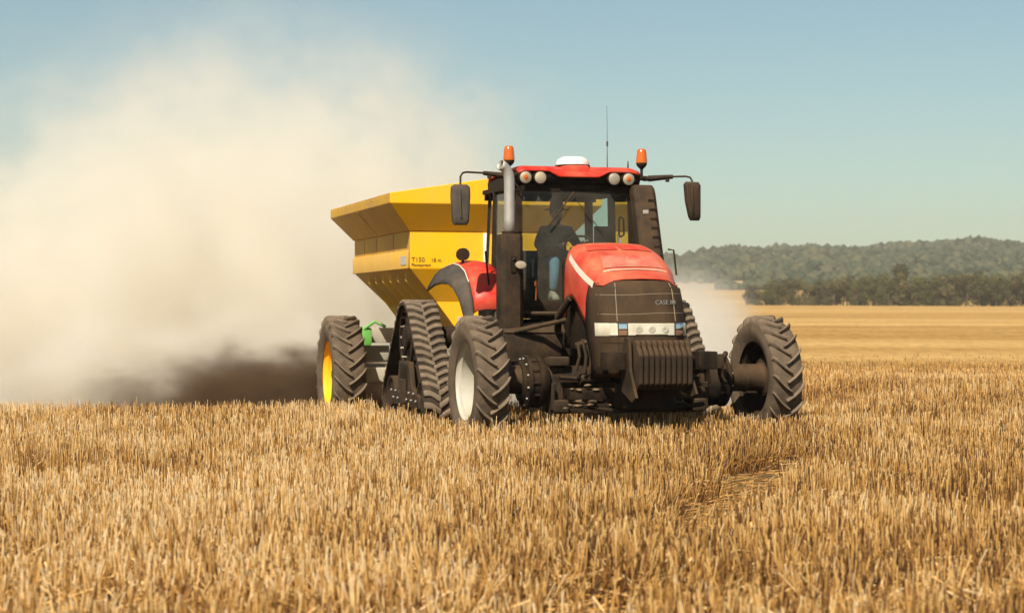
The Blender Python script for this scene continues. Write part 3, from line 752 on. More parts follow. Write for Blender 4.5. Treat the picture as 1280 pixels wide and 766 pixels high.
# ---- front weights
def weight_mesh():
    g = MB()
    g.prism([(-1.56, .82), (-1.48, .75), (-1.18, .75), (-1.12, .82), (-1.12, 1.28), (-1.20, 1.34), (-1.40, 1.34), (-1.455, 1.31), (-1.47, 1.25), (-1.50, 1.23), (-1.56, 1.16)], -.026, .026)
    return g
w0 = None
for k in range(10):
    if w0 is None: w0 = weight_mesh().build('front_weight', M_black, TR, bev=.012); o = w0
    else: o = w0.copy(); C.objects.link(o); o.parent = TR
    o.location = (-.315+k*.070, 0, 0)
wb = MB(); wb.bb(-.62, .62, -1.13, -1.0, 1.00, 1.14, bev=.012); wb.bb(-.30, .30, -1.05, -.80, .90, 1.05, bev=.01)
wb.prism([(-1.62, .66), (-1.48, .60), (-1.10, .72), (-1.10, 1.20), (-1.22, 1.38), (-1.36, 1.36), (-1.40, .98)], -.41, -.375)
wb.prism([(-1.62, .70), (-1.48, .66), (-1.10, .72), (-1.10, 1.20), (-1.22, 1.36), (-1.36, 1.34), (-1.40, .98)], .355, .385)
wb.bb(-.25, .12, -1.30, -1.16, 1.385, 1.41, bev=.005)
wb.build('weight_bracket', M_black, TR, bev=.0)
for x0 in (-.66, .52):
    t_ = MB(); t_.bb(x0, x0+.24, -1.30, -1.02, .98, 1.20, bev=.012); t_.bb(x0+.05, x0+.12, -1.0, -.75, .92, 1.02, bev=.008); t_.build('tow_block', M_dark, TR)
ar = MB(); ar.bb(.70, .98, -.98, -.82, .98, 1.16, bev=.02); ar.tube([(.98, -.9, 1.10), (1.10, -.7, 1.16), (1.18, -.4, 1.05)], .035, 8); ar.tube([(.98, -.9, 1.02), (1.06, -.6, .98), (1.16, -.35, .9)], .028, 8)
ar.build('hydraulic_coupler', M_black, TR)
# ---- tool box and steps in front of the cab
tb = MB(); tb.loft([[(x, y, z) for x, z in ((-1.30, 1.03), (-.56, 1.03), (-.52, 1.40), (-1.33, 1.40))] for y in (.95, 1.75)]); 
tbx = tb.build('tool_box', M_black, TR, bev=.02)
tl = MB(); tl.loft([[(-1.33, .93, 1.41), (-.50, .93, 1.41), (-.50, 1.8, 1.41), (-1.33, 1.8, 1.41)], [(-1.30, 1.0, 1.45), (-.52, 1.0, 1.52), (-.52, 1.8, 1.55), (-1.30, 1.8, 1.48)]]); tl.build('lid', M_black, tbx, bev=.012)
stp = MB()
for z, y in ((.70, 1.85), (1.02, 1.95), (1.35, 2.1)): stp.bb(-1.35, -.92, y, y+.28, z, z+.04, bev=.008)
stp.tube([(-1.34, 1.86, .6), (-1.34, 2.2, 1.6)], .02, 6); stp.tube([(-.93, 1.86, .6), (-.93, 2.2, 1.6)], .02, 6)
stp.build('cab_steps', M_black, TR)
# ---- exhaust
ex = MB(); EX, EY = -1.155, 1.35
oc = lambda hx, hy, c_: [(-hx+c_, -hy), (hx-c_, -hy), (hx, -hy+c_), (hx, hy-c_), (hx-c_, hy), (-hx+c_, hy), (-hx, hy-c_), (-hx, -hy+c_)]
ex.loft([[(EX+a*s_, EY+b_*s_, z) for a, b_ in oc(.150, .17, .05)] for z, s_ in ((1.38, .94), (1.42, 1), (2.66, 1), (2.71, .96))])
ex.bb(EX-.02, EX-.012, EY-.176, EY-.168, 1.44, 2.64); ex.bb(EX+.155, EX+.19, EY-.02, EY+.12, 1.40, 2.2, bev=.01)
exo = ex.build('exhaust', M_black, TR, bev=.006)
pp = MB(); pts = [(EX+.0, EY, z) for z in (2.68, 2.9, 3.2, 3.42)]+[(EX-.012, EY, 3.50), (EX-.045, EY-.005, 3.57), (EX-.09, EY-.015, 3.61), (EX-.135, EY-.03, 3.63)]
pp.tube(pts, [.073, .073, .072, .072, .071, .070, .070, .073], 22, caps=False)
po = pp.build('exhaust_pipe', M_pipe, exo); so = po.modifiers.new('t', 'SOLIDIFY'); so.thickness = .008; so.offset = -1
pc = MB(); pc.lathe([(0, .10), (.05, .10), (.05, .078)], c=(EX, EY, 2.70), axis='z', n=22); pc.lathe([(0, .066), (.01, .066)], c=(EX, EY, 3.40), axis='z', n=20, caps=True); pc.build('pipe_collar', M_dark, exo)
el = MB(); el.lathe([(0, .075), (-.03, .072), (-.036, .05), (-.036, .005)], c=(0, 0, 0), axis='y', n=24); q = el.build('work_lamp', M_lens, exo); q.location = (EX+.09, EY-.225, 2.30); q.scale = (1, 1, .7)
el = MB(); el.lathe([(.002, .06), (.06, .055), (.08, .03)], c=(EX+.09, EY-.22, 2.30), axis='y', n=24, caps=True); el.tube([(EX+.03, EY-.17, 2.36), (EX+.0, EY-.2, 2.38)], .02, 6); el.bb(EX-.03, EX+.04, EY-.19, EY-.16, 2.20, 2.42, bev=.006); el.build('lamp_housing', M_dark, exo)
# ---- air canister on the left pillar
cn = MB()
def leanring(z, s_, hw=.165, hd_=.15):
    t = (z-1.9)/(3.43-1.9); cx, cy_ = .915-.02*t, 1.42+.50*t
    return [(cx+a*s_, cy_+b_*s_, z) for a, b_ in oc(hw, hd_, .06)]
cn.loft([leanring(z, s_) for z, s_ in ((1.9, 1), (3.30, .98), (3.38, .94), (3.43, .80))])
can = cn.build('air_canister', M_black, TR, bev=.008)
cg = MB()
for z in np.linspace(2.3, 3.2, 8): t = (z-1.9)/1.53; cg.box((.985-.02*t, 1.42+.5*t-.146, z), (.11, .012, .06), bev=.005)
split(cg.build('canister_vent', M_dark, can), 'canister_vent')
cb = MB(); t = (3.05-1.9)/1.53; cb.box((.86, 1.42+.5*t-.155, 3.05), (.08, .012, .05), bev=.004); cb.build('badge', M_framegrey, can)
hr = MB(); hr.tube([(1.20, 1.35, 2.18), (1.16, 1.35, 2.52), (1.08, 1.35, 2.53)], .014, 8); hr.build('grab_handle', M_black, TR)
# ================================================================== cab
CY0, CY1, CW = 2.08, 3.92, .83
cab = part('cab', TR)
fr = MB()
def post(p, q, w_=.07, d_=.09):
    p, q = Vector(p), Vector(q)
    fr.loft([[c+Vector((a, b_, 0)) for a, b_ in ((-w_/2, -d_/2), (w_/2, -d_/2), (w_/2, d_/2), (-w_/2, d_/2))] for c in (p, q)])
post((-CW, CY0, 1.62), (-CW+.02, CY0+.06, 3.42), .075); post((CW, CY0, 1.62), (CW-.02, CY0+.06, 3.42), .075)
post((-.90, 3.18, 1.62), (-.86, 3.18, 3.42), .06, .08); post((.90, 3.18, 1.62), (.86, 3.18, 3.42), .07, .10)
post((-.78, CY1, 1.9), (-.74, CY1-.06, 3.42), .08); post((.78, CY1, 1.9), (.74, CY1-.06, 3.42), .10)
fr.bb(-.86, .86, CY0-.05, CY0+.05, 1.62, 1.84, bev=.012); fr.bb(-.88, .88, CY0+.0, CY0+.12, 3.34, 3.46, bev=.01)
fr.bb(-.84, .84, CY1-.12, CY1-.02, 3.30, 3.44); fr.bb(-.8, .8, CY1-.05, CY1+.04, 1.58, 2.58, bev=.01); fr.bb(-.9, .9, 3.0, 3.1, 1.2, 1.58)
fr.bb(-.89, -.84, CY0+.04, CY1-.1, 3.38, 3.44); fr.bb(.84, .92, CY0+.04, CY1-.1, 3.34, 3.44)
fr.bb(-.93, -.85, CY0+.05, CY1, 1.58, 1.78, bev=.01); fr.bb(.85, .93, CY0+.05, CY1, 1.58, 1.78, bev=.01)
fr.bb(-.93, -.86, 3.2, CY1, 1.78, 2.35); fr.bb(.86, .93, 3.2, CY1, 1.78, 2.35)
fr.build('cab_frame', M_dark, cab, bev=.0)
fl = MB(); fl.bb(-.85, .85, CY0+.05, CY1, 1.60, 1.83); fl.bb(-.80, .80, CY0+.12, CY1-.1, 3.40, 3.46); fl.build('cab_floor', mat('cab_trim', (.045, .042, .038), .9), cab)
def pane(name, pts, m, th=.006):
    g = MB(); g.cap(g.ring(pts)); return g.build(name, m, cab, smooth=0)
ws = MB(); rows = []
for z in (1.84, 2.4, 2.9, 3.36):
    rows.append([(x, CY0+.06*(z-1.62)/1.8-.05*(1-(x/.8)**2), z) for x in np.linspace(-.80, .80, 9)])
ws.loft(rows, caps=False, closed=False); ws.build('windscreen', M_glass, cab)
for s in (-1, 1):
    pane('side_window', [(s*.865, CY0+.08, 1.79), (s*.90, 3.13, 1.79), (s*.87, 3.13, 3.34), (s*.845, CY0+.13, 3.34)], M_glass_side)
    pane('rear_side_window', [(s*.895, 3.24, 2.35), (s*.80, CY1-.06, 2.35), (s*.77, CY1-.10, 3.32), (s*.865, 3.24, 3.32)], M_glass_side)
pane('rear_window', [(-.73, CY1-.02, 2.585), (.73, CY1-.02, 2.585), (.69, CY1-.07, 3.30), (-.69, CY1-.07, 3.30)], M_glass_rear)
# roof
rf = MB()
def roofring(y, zt, inset, sag):
    P = []
    for x in np.linspace(-.90+inset, .90-inset, 25):
        q = abs(x)/.9
        dip = sag*(1-float(sst(.30, .50, q)))
        P.append((x, y, zt-dip-.05*max(0, q-.85)/.15))
    return P
rows = []
for y, zt, ins, sag, in ((1.93, 3.60, .04, .075), (1.93, 3.625, .03, .075), (1.96, 3.655, .02, .065), (2.05, 3.68, .02, .04), (2.3, 3.70, .02, .0), (3.9, 3.64, .12, 0), (4.0, 3.54, .14, 0)):
    rows.append(roofring(y, zt, ins, sag))
rf.loft(rows, caps=False, closed=False)
rof = rf.build('roof', M_redclean, cab, smooth=50); so = rof.modifiers.new('t', 'SOLIDIFY'); so.thickness = .03; so.offset = -1
vs = MB(); rows = []
for x in np.linspace(-.90, .90, 25):
    q = abs(x)/.9; dip = .06*(1-float(sst(.30, .50, q)))
    rows.append([(x, 1.97, 3.60-dip), (x, 1.955+.02*(1-q), 3.55-dip*.7), (x, 2.02, 3.45), (x, 2.12, 3.42), (x*.86, 3.95, 3.46), (x*.86, 3.97, 3.56), (x, 2.2, 3.60)])
vs.loft(rows); vis = vs.build('visor', M_dark, cab)
for x in (-.77, -.56, .50, .71):
    lh = MB(); lh.lathe([(.03, .095), (-.02, .092), (-.024, .084), (.01, .08)], c=(x, 1.94, 3.515), axis='y', n=26); q = lh.build('roof_lamp', M_dark, cab)
    ll = MB(); ll.lathe([(-.016, .083), (-.026, .062), (-.031, .03), (-.032, .002)], c=(x, 1.94, 3.515), axis='y', n=26); ll.build('lens', M_lens, q)
    if abs(x) > .6:
        lb2 = MB(); lb2.lathe([(-.033, .035), (-.040, .02), (-.041, .001)], c=(x, 1.94, 3.515), axis='y', n=16); lb2.build('bulb', M_orange, q)
gp = MB(); gp.lathe([(3.72, .235), (3.755, .235), (3.80, .21), (3.835, .15), (3.84, .01)], c=(0.03, 2.35, 0), axis='z', n=30, caps=True); gp.build('satellite_dome', M_white, cab).scale = (1, 1, 1)
gb = MB(); gb.lathe([(3.67, .24), (3.72, .245), (3.73, .2)], c=(.03, 2.35, 0), axis='z', n=30); gb.build('dome_base', M_dark, cab)
gb = MB(); gb.loft([[(x, y, z) for x, y in ((-.16*s_, 1.99), (.16*s_, 1.99), (.22*s_, 2.3), (-.22*s_, 2.3))] for z, s_ in ((3.58, 1.2), (3.68, 1.0), (3.70, .8))]); gb.build('roof_scoop', M_redclean, cab, bev=.02)
an = MB(); an.tube([(.62, 2.6, 3.66), (.62, 2.6, 4.05), (.615, 2.6, 4.6)], [.009, .004, .0025], 6); an.lathe([(4.02, .014), (4.09, .014)], c=(.62, 2.6, 0), axis='z', n=8, caps=True); an.build('antenna', M_grey, cab)
an = MB(); an.tube([(.76, 2.1, 3.64), (.76, 2.1, 3.78)], [.014, .006], 6); an.build('antenna', M_dark, cab)
# wipers, interior
wi = MB(); wi.tube([(-.05, CY0-.06, 3.33), (-.22, CY0-.08, 3.12), (-.42, CY0-.07, 2.86)], .011, 6); wi.tube([(.0, CY0-.05, 3.20), (.10, CY0-.06, 3.08), (.36, CY0-.05, 2.78)], .006, 5); split(wi.build('wiper', M_black, cab), 'wiper')
se = MB(); se.box((.03, 3.22, 2.22), (.52, .50, .14), bev=.05); se.box((.03, 3.46, 2.50), (.40, .12, .56), bev=.055); se.box((.03, 3.25, 2.0), (.34, .36, .30), bev=.03); se.box((-.30, 3.15, 2.48), (.12, .42, .08), bev=.03); se.box((-.42, 3.05, 2.30), (.16, .5, .28), bev=.03)
se.build('driver_seat', M_seat, cab)
swp = part('steering_column', cab, (.15, 2.50, 2.62)); swp.rotation_euler = (R(-38), 0, 0)
sw = MB(); sw.tube([(math.cos(a)*.19, math.sin(a)*.19, .0) for a in np.linspace(0, 2*math.pi, 29)], .016, 8)
for a in (R(90), R(210), R(330)): sw.tube([(0, 0, -.02), (math.cos(a)*.19, math.sin(a)*.19, 0)], .012, 6)
sw.build('steering_wheel', M_dark, swp)
co = MB(); co.tube([(0, 0, -.02), (0, .0, -.75)], [.05, .09], 10); co.box((0, .05, -.10), (.26, .16, .10), bev=.03); co.build('column', M_dark, swp)
mo = MB(); mo.box((.55, 2.62, 2.74), (.24, .05, .30), R_ if False else None, bev=.02); mo.box((-.62, 2.9, 2.45), (.10, .12, .30), bev=.02); mo.tube([(.58, 2.6, 2.0), (.58, 2.62, 2.65)], .02, 6); mo.build('control_monitor', M_dark, cab)
lev = MB(); lev.tube([(-.46, 2.5, 1.84), (-.46, 2.46, 2.06)], .012, 6); lev.lathe([(2.04, .03), (2.10, .035), (2.12, .02)], c=(-.46, 2.46, 0), axis='z', n=10, caps=True); lev.build('orange_lever', mat('orange_plastic', (.6, .15, .04), .5), cab)
hn = MB(); hn.tube([(.86, 2.75, 2.75), (.83, 2.70, 2.78), (.83, 2.70, 3.0), (.86, 2.75, 3.03)], .014, 8); hn.build('door_handle', M_dark, cab)
# mirrors and beacons
def mirror(s, mx_, zc, my=1.86):
    g = MB()
    g.tube([(s*.86, 2.02, 3.54), (s*1.05, 1.98, 3.53)], .035, 10); g.tube([(s*1.02, 1.98, 3.53), (s*1.36, 1.93, 3.56)], [.045, .030], 10)
    g.tube([(s*1.34, 1.93, 3.56), (s*(mx_-.09), my+.02, 3.565), (s*(mx_-.03), my, 3.55), (s*mx_, my, 3.50), (s*mx_, my, zc+.2)], .014, 8)
    g.lathe([(-.045, .028), (0, .03)], c=(s*1.28, 1.93, 3.53), axis='z', n=10, caps=True)
    a = g.build('mirror_arm', M_black, cab)
    h_ = MB(); P = [(-.085, -.27), (.085, -.27), (.115, -.22), (.135, .12), (.13, .24), (.09, .275), (-.09, .275), (-.13, .24), (-.135, .12), (-.115, -.22)]
    if s > 0: P = [(-.02, -.27), (.10, -.27), (.12, -.22), (.12, .22), (.09, .265), (-.09, .27), (-.12, .23), (-.10, .0), (-.05, -.22)]
    h_.loft([[(s*mx_+(a_)*k, my+y, zc+b_*k) for a_, b_ in P] for y, k in ((-.055, .55), (-.045, .85), (-.02, 1), (.03, 1), (.04, .93))])
    h_.tube([(s*mx_-.02, my-.05, zc+.2), (s*mx_-.02, my-.062, zc), (s*mx_, my-.05, zc-.18)], .02, 6)
    q = h_.build('mirror', M_grey if s < 0 else M_black, a, bev=.008)
mirror(-1, 1.70, 3.12); mirror(1, 1.62, 3.22)
for x in (-.985, .925):
    b_ = MB(); b_.tube([(x, 2.0, 3.55), (x, 2.0, 3.70)], [.02, .022], 8); b_.lathe([(3.66, .02), (3.70, .062), (3.73, .075), (3.745, .075)], c=(x, 2.0, 0), axis='z', n=20, caps=True)
    b_.bb(x-.05, x+.05, 1.96, 2.06, 3.52, 3.56, bev=.01); bb_ = b_.build('beacon_base', M_dark, cab)
    l_ = MB(); l_.lathe([(3.745, .078), (3.76, .080), (3.80, .076), (3.87, .069), (3.92, .062), (3.94, .045), (3.945, .005)], c=(x, 2.0, 0), axis='z', n=24)
    l_.build('beacon', M_orange, bb_)
gl = MB(); gl.box((-.98, 2.03, 3.47), (.08, .08, .08), bev=.02); gl.box((-.80, 1.97, 3.36), (.05, .05, .08), bev=.01); gl.tube([(-.72, 1.96, 3.42), (-.85, 1.95, 3.36), (-.9, 2.0, 3.44)], .012, 6)
gl.box((.98, 2.0, 3.52), (.06, .06, .05), bev=.01); gl.build('lamp_bracket', M_dark, cab)
# rear fenders
def fender(s):
    path = [(2.46, 1.72), (2.54, 1.95), (2.70, 2.15), (2.92, 2.30), (3.2, 2.38), (3.6, 2.42), (4.1, 2.38), (4.35, 2.25)]
    g = MB(); g.loft([[(s*x, y+(.0 if x < 1.3 else .05), z-dz) for x, dz in ((.93, .02), (1.05, 0), (1.2, .0), (1.30, .02), (1.36, .06))] for y, z in path], caps=False, closed=False)
    o = g.build('fender', M_redclean, TR, smooth=60); so = o.modifiers.new('t', 'SOLIDIFY'); so.thickness = .03
    e = MB()
    rows = []
    for k_, (y, z) in enumerate([(2.42, 1.50)]+path[:-1]):
        w_ = [.10, .13, .17, .21, .25, .28, .28, .28][k_]; dr = [.02, .03, .05, .10, .17, .24, .30, .34][k_]
        rows.append([(s*(1.365+w_*u), y+.10*u*u, z-.05-dr*u**2.2) for u in (0, .3, .6, .85, 1)])
    e.loft(rows, caps=False, closed=False)
    q = e.build('fender_extension', M_grey, o, smooth=60); so = q.modifiers.new('t', 'SOLIDIFY'); so.thickness = .03
    l_ = MB(); l_.lathe([(-.05, .09), (.05, .09), (.05, .03)], c=(s*1.30, 3.35, 2.50), axis='y', n=20, caps=True); l_.tube([(s*1.30, 3.35, 2.36), (s*1.30, 3.35, 2.44)], .02, 6); l_.build('work_lamp', M_dark, o)
    tr_ = MB(); tr_.tube([(s*1.375, y+.018, z-.045) for y, z in path], .010, 6); tr_.build('fender_trim', M_cream, o)
for s in (-1, 1): fender(s)
hg = MB(); hg.bb(-1.05, -.88, 2.45, 3.0, 1.38, 1.70, bev=.03); hg.bb(-1.32, -1.08, 2.4, 2.8, 1.30, 1.60, bev=.03); hg.build('battery_box', M_grey, TR)
hl_ = MB(); hl_.tube([(-1.13, 2.52, 2.05), (-1.17, 2.50, 2.36), (-1.19, 2.48, 2.52)], .014, 6); hl_.build('grab_rail', M_dark, TR)
# ================================================================== tracks
def track(s):
    tp = part('rear_track', TR, (s*1.91, 0, 0))
    # outline = hull of drive wheel and idlers, sampled by arc length
    circ = [(3.58, 1.315, .46), (4.62, .40, .345), (2.54, .40, .345)]
    pts = []
    hull = []
    for cy_, cz, r_ in circ:
        for k in range(96):
            a = k*2*math.pi/96; hull.append((cy_+math.cos(a)*r_, cz+math.sin(a)*r_))
    hull = sorted(set(hull))
    def half(ps):
        out = []
        for p in ps:
            while len(out) > 1 and (out[-1][0]-out[-2][0])*(p[1]-out[-2][1])-(out[-1][1]-out[-2][1])*(p[0]-out[-2][0]) <= 0: out.pop()
            out.append(p)
        return out
    lo = half(hull); up = half(hull[::-1]); H = lo[:-1]+up[:-1]
    H = np.array(H+[H[0]]); seg = np.hypot(*np.diff(H, axis=0).T); cum = np.concatenate([[0], np.cumsum(seg)]); L = cum[-1]
    def at(q):
        q = q % L; p = np.array([np.interp(q, cum, H[:, 0]), np.interp(q, cum, H[:, 1])])
        q2 = (q+.01) % L; p2 = np.array([np.interp(q2, cum, H[:, 0]), np.interp(q2, cum, H[:, 1])]); t = p2-p; t /= np.hypot(*t)
        return p, t, np.array([t[1], -t[0]])       # normal outwards for a counter-clockwise hull
    W = .225; NS = 150; g = MB(); rings = []
    for k in range(NS):
        p, t, n_ = at(k*L/NS)
        rings.append([(x, p[0]+n_[0]*o, p[1]+n_[1]*o) for x, o in ((-W, 0), (-W, .040), (-W+.01, .046), (W-.01, .046), (W, .040), (W, 0))])
    g.loft(rings, loop=True); belt = g.build('belt', M_belt_base, tp)
    g = MB(); NL = int(L/.142); pitch = L/NL
    for k in range(NL):
        for side in (-1, 1):
            s0 = k*pitch+(pitch*.5 if side > 0 else 0)
            # each lug: straight outer part, then slanting towards the centre line
            path = [(W*1.0, 0.012), (W*.62, 0.012), (W*.40, -.010), (W*.10, -.052), (-W*.05, -.060)]
            rings = []
            for x, ds in path:
                ring = []
                for dq, o in ((-.043, .03), (-.034, .082), (.034, .082), (.043, .03)):
                    p, t, n_ = at(s0-ds+dq)
                    ring.append((side*x, p[0]+n_[0]*o, p[1]+n_[1]*o))
                rings.append(ring)
            g.loft(rings)
    g.build('tread', M_belt, belt, bev=.007, seg=1, smooth=50)
    g = MB()        # guide lugs inside
    for k in range(NL):
        p, t, n_ = at(k*pitch); ang = math.atan2(t[1], t[0])
        rot = Matrix.Rotation(ang, 3, 'X'); g.box((0, p[0]-n_[0]*.04, p[1]-n_[1]*.04), (.07, .06, .09), rot, bev=.01)
    g.build('guide_lugs', M_dark, belt)
    d = part('drive_wheel', tp, (0, 3.58, 1.315))
    g = MB()
    for x in (-.16, .16): g.lathe([(x-.015, .455), (x+.015, .455), (x+.015, .40), (x-.015, .40), (x-.015, .455)], n=48)
    g.lathe([(-.20, .13), (-.18, .17), (.18, .17), (.20, .13), (.2, .01), (-.2, .01), (-.20, .13)], n=24)
    for k in range(8):
        a = k*math.pi/4+.2; g.box((-.12, math.cos(a)*.28, math.sin(a)*.28), (.03, .10, .26), Matrix.Rotation(a-math.pi/2, 3, 'X'), bev=.0)
        g.box((.12, math.cos(a)*.28, math.sin(a)*.28), (.03, .10, .26), Matrix.Rotation(a-math.pi/2, 3, 'X'), bev=.0)
    g.build('sprocket', M_dark, d)
    g = MB()
    for k in range(16):
        a = k*math.pi/8; g.box((0, math.cos(a)*.42, math.sin(a)*.42), (.34, .022, .05), Matrix.Rotation(a-math.pi/2, 3, 'X'))
    split(g.build('drive_bars', mat('dusty_drive_bars', (.40, .34, .26), .7, dust=.4), d), 'drive_bar')
    for cy_, r_ in ((2.54, .34), (4.62, .34)):
        g = MB()
        for sx_ in (-1, 1):
            x = sx_*.12; g.lathe([(x-.06, r_-.03), (x-.06, r_), (x+.06, r_), (x+.06, r_-.03), (x+.02, r_*.75), (x+.03, .12), (x+.05, .10), (x+.05, .01), (x-.05, .01), (x-.05, .10), (x-.03, .12), (x-.02, r_*.75), (x-.06, r_-.03)], n=36)
        i_ = g.build('idler_wheel', M_black, tp); i_.location = (0, cy_, .40)
    for cy_ in (3.12, 3.58, 4.04):
        g = MB()
        for sx_ in (-1, 1): g.lathe([(sx_*.12-.06, .01), (sx_*.12-.06, .17), (sx_*.12+.06, .17), (sx_*.12+.06, .01)], n=24)
        i_ = g.build('road_wheel', M_black, tp); i_.location = (0, cy_, .225)
    g = MB(); g.prism([(2.62, .34), (4.54, .34), (4.50, .50), (4.0, .62), (3.92, .98), (3.24, .98), (3.10, .62), (2.66, .50)], -.20, -.13); g.prism([(2.62, .34), (4.54, .34), (4.50, .50), (4.0, .62), (3.24, .98), (3.10, .62), (2.66, .50)], .13, .20)
    g.bb(-.2, .2, 3.3, 3.85, .55, .95, bev=.02); g.box((-.215, 3.58, .55), (.04, .34, .34), bev=.01)
    g.build('track_frame', M_black, tp, bev=.012)
    g = MB()
    for k in range(12): g.lathe([(-.02, .018), (0, .018)], c=(-.205, 2.75+k*.15, .44+.1*(k % 2)), n=6, caps=True)
    split(g.build('frame_bolts', M_steel, tp), 'frame_bolt')
    g = MB(); g.tube([(-s*1.4, 3.58, 1.315), (-s*.1, 3.58, 1.315)], .16, 18); g.build('axle_tube', M_dark, tp)
for s in (-1, 1): track(s)

# ================================================================== SPREADER
spreader = empty('manure_spreader', (*tw(0, 9.9), 0), TH)
tag(spreader, 'tall yellow hopper spreader on big wheels towed behind the red tractor', 'spreader')
SP = spreader; D = -9.9      # build in tractor coordinates, shift by D
def ringbox(x, y0, y1, z): return [(-x, y0+D, z), (x, y0+D, z), (x, y1+D, z), (-x, y1+D, z)]
def shade_sides(o):       # shade of the long sides put into a duller, dust-streaked yellow
    o.data.materials.append(M_yelshade)
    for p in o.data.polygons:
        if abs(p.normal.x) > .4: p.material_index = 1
# body panel by panel so each keeps its own look
YF, YR = 6.62, 11.38
bd = MB()
bd.loft([ringbox(.45, 6.95, 11.0, 1.30), ringbox(.86, 6.93, 11.05, 1.84), ringbox(1.36, YF, YR, 2.37)], caps=False)
bd.loft([ringbox(1.36, YF, YR, 2.37), ringbox(1.36, YF, YR, 2.97)], caps=False)
body = bd.build('hopper', M_yel, SP, smooth=0)
shade_sides(body)
so = body.modifiers.new('t', 'SOLIDIFY'); so.thickness = .03; so.offset = -1
bv = body.modifiers.new('b', 'BEVEL'); bv.width = .012; bv.segments = 2
col = MB()
def collar_rings():
    xs = np.linspace(-1, 1, 9)
    def r(x_, y0, y1, zf):
        P = [(u*x_, y0+D, zf(u)) for u in xs]+[(u*x_, y1+D, zf(u)) for u in xs[::-1]]
        return P
    return [r(1.375, 6.605, 11.395, lambda u: 2.965), r(1.75, 6.30, 11.70, lambda u: 3.39), r(1.75, 6.30, 11.70, lambda u: 3.55+.27*(1-abs(u)))]
col.loft(collar_rings(), caps=False)
coll = col.build('collar', M_yel, SP, smooth=0); shade_sides(coll); so = coll.modifiers.new('t', 'SOLIDIFY'); so.thickness = .03; so.offset = -1
bv = coll.modifiers.new('b', 'BEVEL'); bv.width = .010; bv.segments = 2
# folded stiffener band round the sides, seams and ribs
for s in (-1, 1):
    g = MB(); g.loft([[(s*1.362, y, z) for y, z in ((YF+D+.02, 2.36), (YR+D-.02, 2.36), (YR+D-.02, 2.66), (YF+D+.02, 2.66))], [(s*1.395, y, z) for y, z in ((YF+D, 2.37), (YR+D, 2.37), (YR+D, 2.65), (YF+D, 2.65))]])
    g.build('side_band', M_yelside, body, bev=.006)
    g = MB()
    for y in (7.9, 9.3, 10.4): g.bb(s*1.361, s*1.366, y+D, y+D+.012, 2.66, 2.95)
    g.tube([(s*1.755, 9.1+D, 3.38), (s*1.56, 9.1+D, 3.17), (s*1.385, 9.1+D, 2.98)], .007, 5)
    g.build('side_seam', mat('seam_shadow_brown', (.30, .16, .02), .8), body)
    g = MB()
    for k in range(6):
        y0 = 7.25+k*.62
        a = Vector((s*1.24, y0+D, 2.24)); b2_ = Vector((s*.84, y0+D+.0, 1.815)); nrm = Vector((s*.73, 0, -.69))
        g.loft([[c+Vector((0, dy, 0))+nrm*h_ for dy, h_ in ((-.11, -.01), (-.035, .085), (.035, .085), (.11, -.01))] if k2 else [c+Vector((0, dy, 0))+nrm*h_ for dy, h_ in ((-.05, -.01), (-.02, .0), (.02, .0), (.05, -.01))] for k2, c in ((0, a+Vector((s*.06, 0, .065))), (1, a), (1, b2_))])
    split(g.build('side_ribs', M_yelshade, body, smooth=0), 'side_rib')
    bt = MB()
    for k in range(14):
        y = 6.5+k*.38; z = 3.50; bt.lathe([(0, .014), (s*.008, .012)], c=(s*1.752, y+D, z), n=6, caps=True)
    split(bt.build('rivets', M_yelside, coll), 'rivet')
g = MB(); g.bb(-.16, -.10, YF+D-.03, YF+D-.004, 2.38, 2.94, bev=.004); g.build('white_strip', M_white, body)
g = MB(); g.bb(-1.403, -1.397, 6.74+D, 7.14+D, 2.43, 2.57); g.build('side_badge', mat('grey_badge', (.42, .42, .38), .5), body)
M_print = mat('dark_print', (.13, .09, .02), .6)
text_mesh('model_lettering', 'T150', .105, M_print, body, (-1.34, YF+D-.006, 2.475), (R(90), 0, 0))
text_mesh('model_lettering', '18 m', .085, M_print, body, (-1.02, YF+D-.006, 2.475), (R(90), 0, 0))
text_mesh('model_lettering', 'Placespread', .066, M_print, body, (-1.34, YF+D-.006, 2.405), (R(90), 0, 0))
fl_ = MB(); fl_.loft([[(x, y, 3.42+.1*(1-abs(x)/1.7)) for y in (6.4+D, 11.6+D)] for x in (-1.66, -.8, 0, .8, 1.66)], caps=False, closed=False); fl_.build('load', mat('lime_load', (.55, .5, .42), .95), SP)
cf = MB()
cf.bb(-.52, -.40, 6.2+D, 12.3+D, 1.02, 1.24, bev=.01); cf.bb(.40, .52, 6.2+D, 12.3+D, 1.02, 1.24, bev=.01)
cf.loft([[(x, y+D, z) for x, z in ((-w_, .72), (w_, .72), (w_, .92), (-w_, .92))] for y, w_ in ((4.6, .08), (6.4, .40), (9.0, .42))])
cf.bb(-1.45, 1.45, 9.78+D, 10.02+D, .45, .70, bev=.02)
for x in (-.46, .46):
    cf.bb(x-.05, x+.05, 9.4+D, 10.4+D, .6, 1.04, bev=.01); cf.bb(x-.05, x+.05, 6.9+D, 7.1+D, 1.2, 1.6, bev=.01)
cf.build('frame', M_framegrey, SP)
sdk = MB(); sdk.bb(-1.15, 1.15, 11.9+D, 12.9+D, .62, .70, bev=.01); sdk.bb(-1.25, -1.15, 11.8+D, 13.0+D, .55, .95, bev=.01); sdk.bb(1.15, 1.25, 11.8+D, 13.0+D, .55, .95, bev=.01)
sdk.bb(-1.35, 1.35, 11.75+D, 11.85+D, 1.10, 1.38, bev=.02); sdk.bb(-1.5, -.6, 11.9+D, 12.2+D, .75, 1.05, bev=.03)
sdk.build('spreading_deck', M_framegrey, SP)
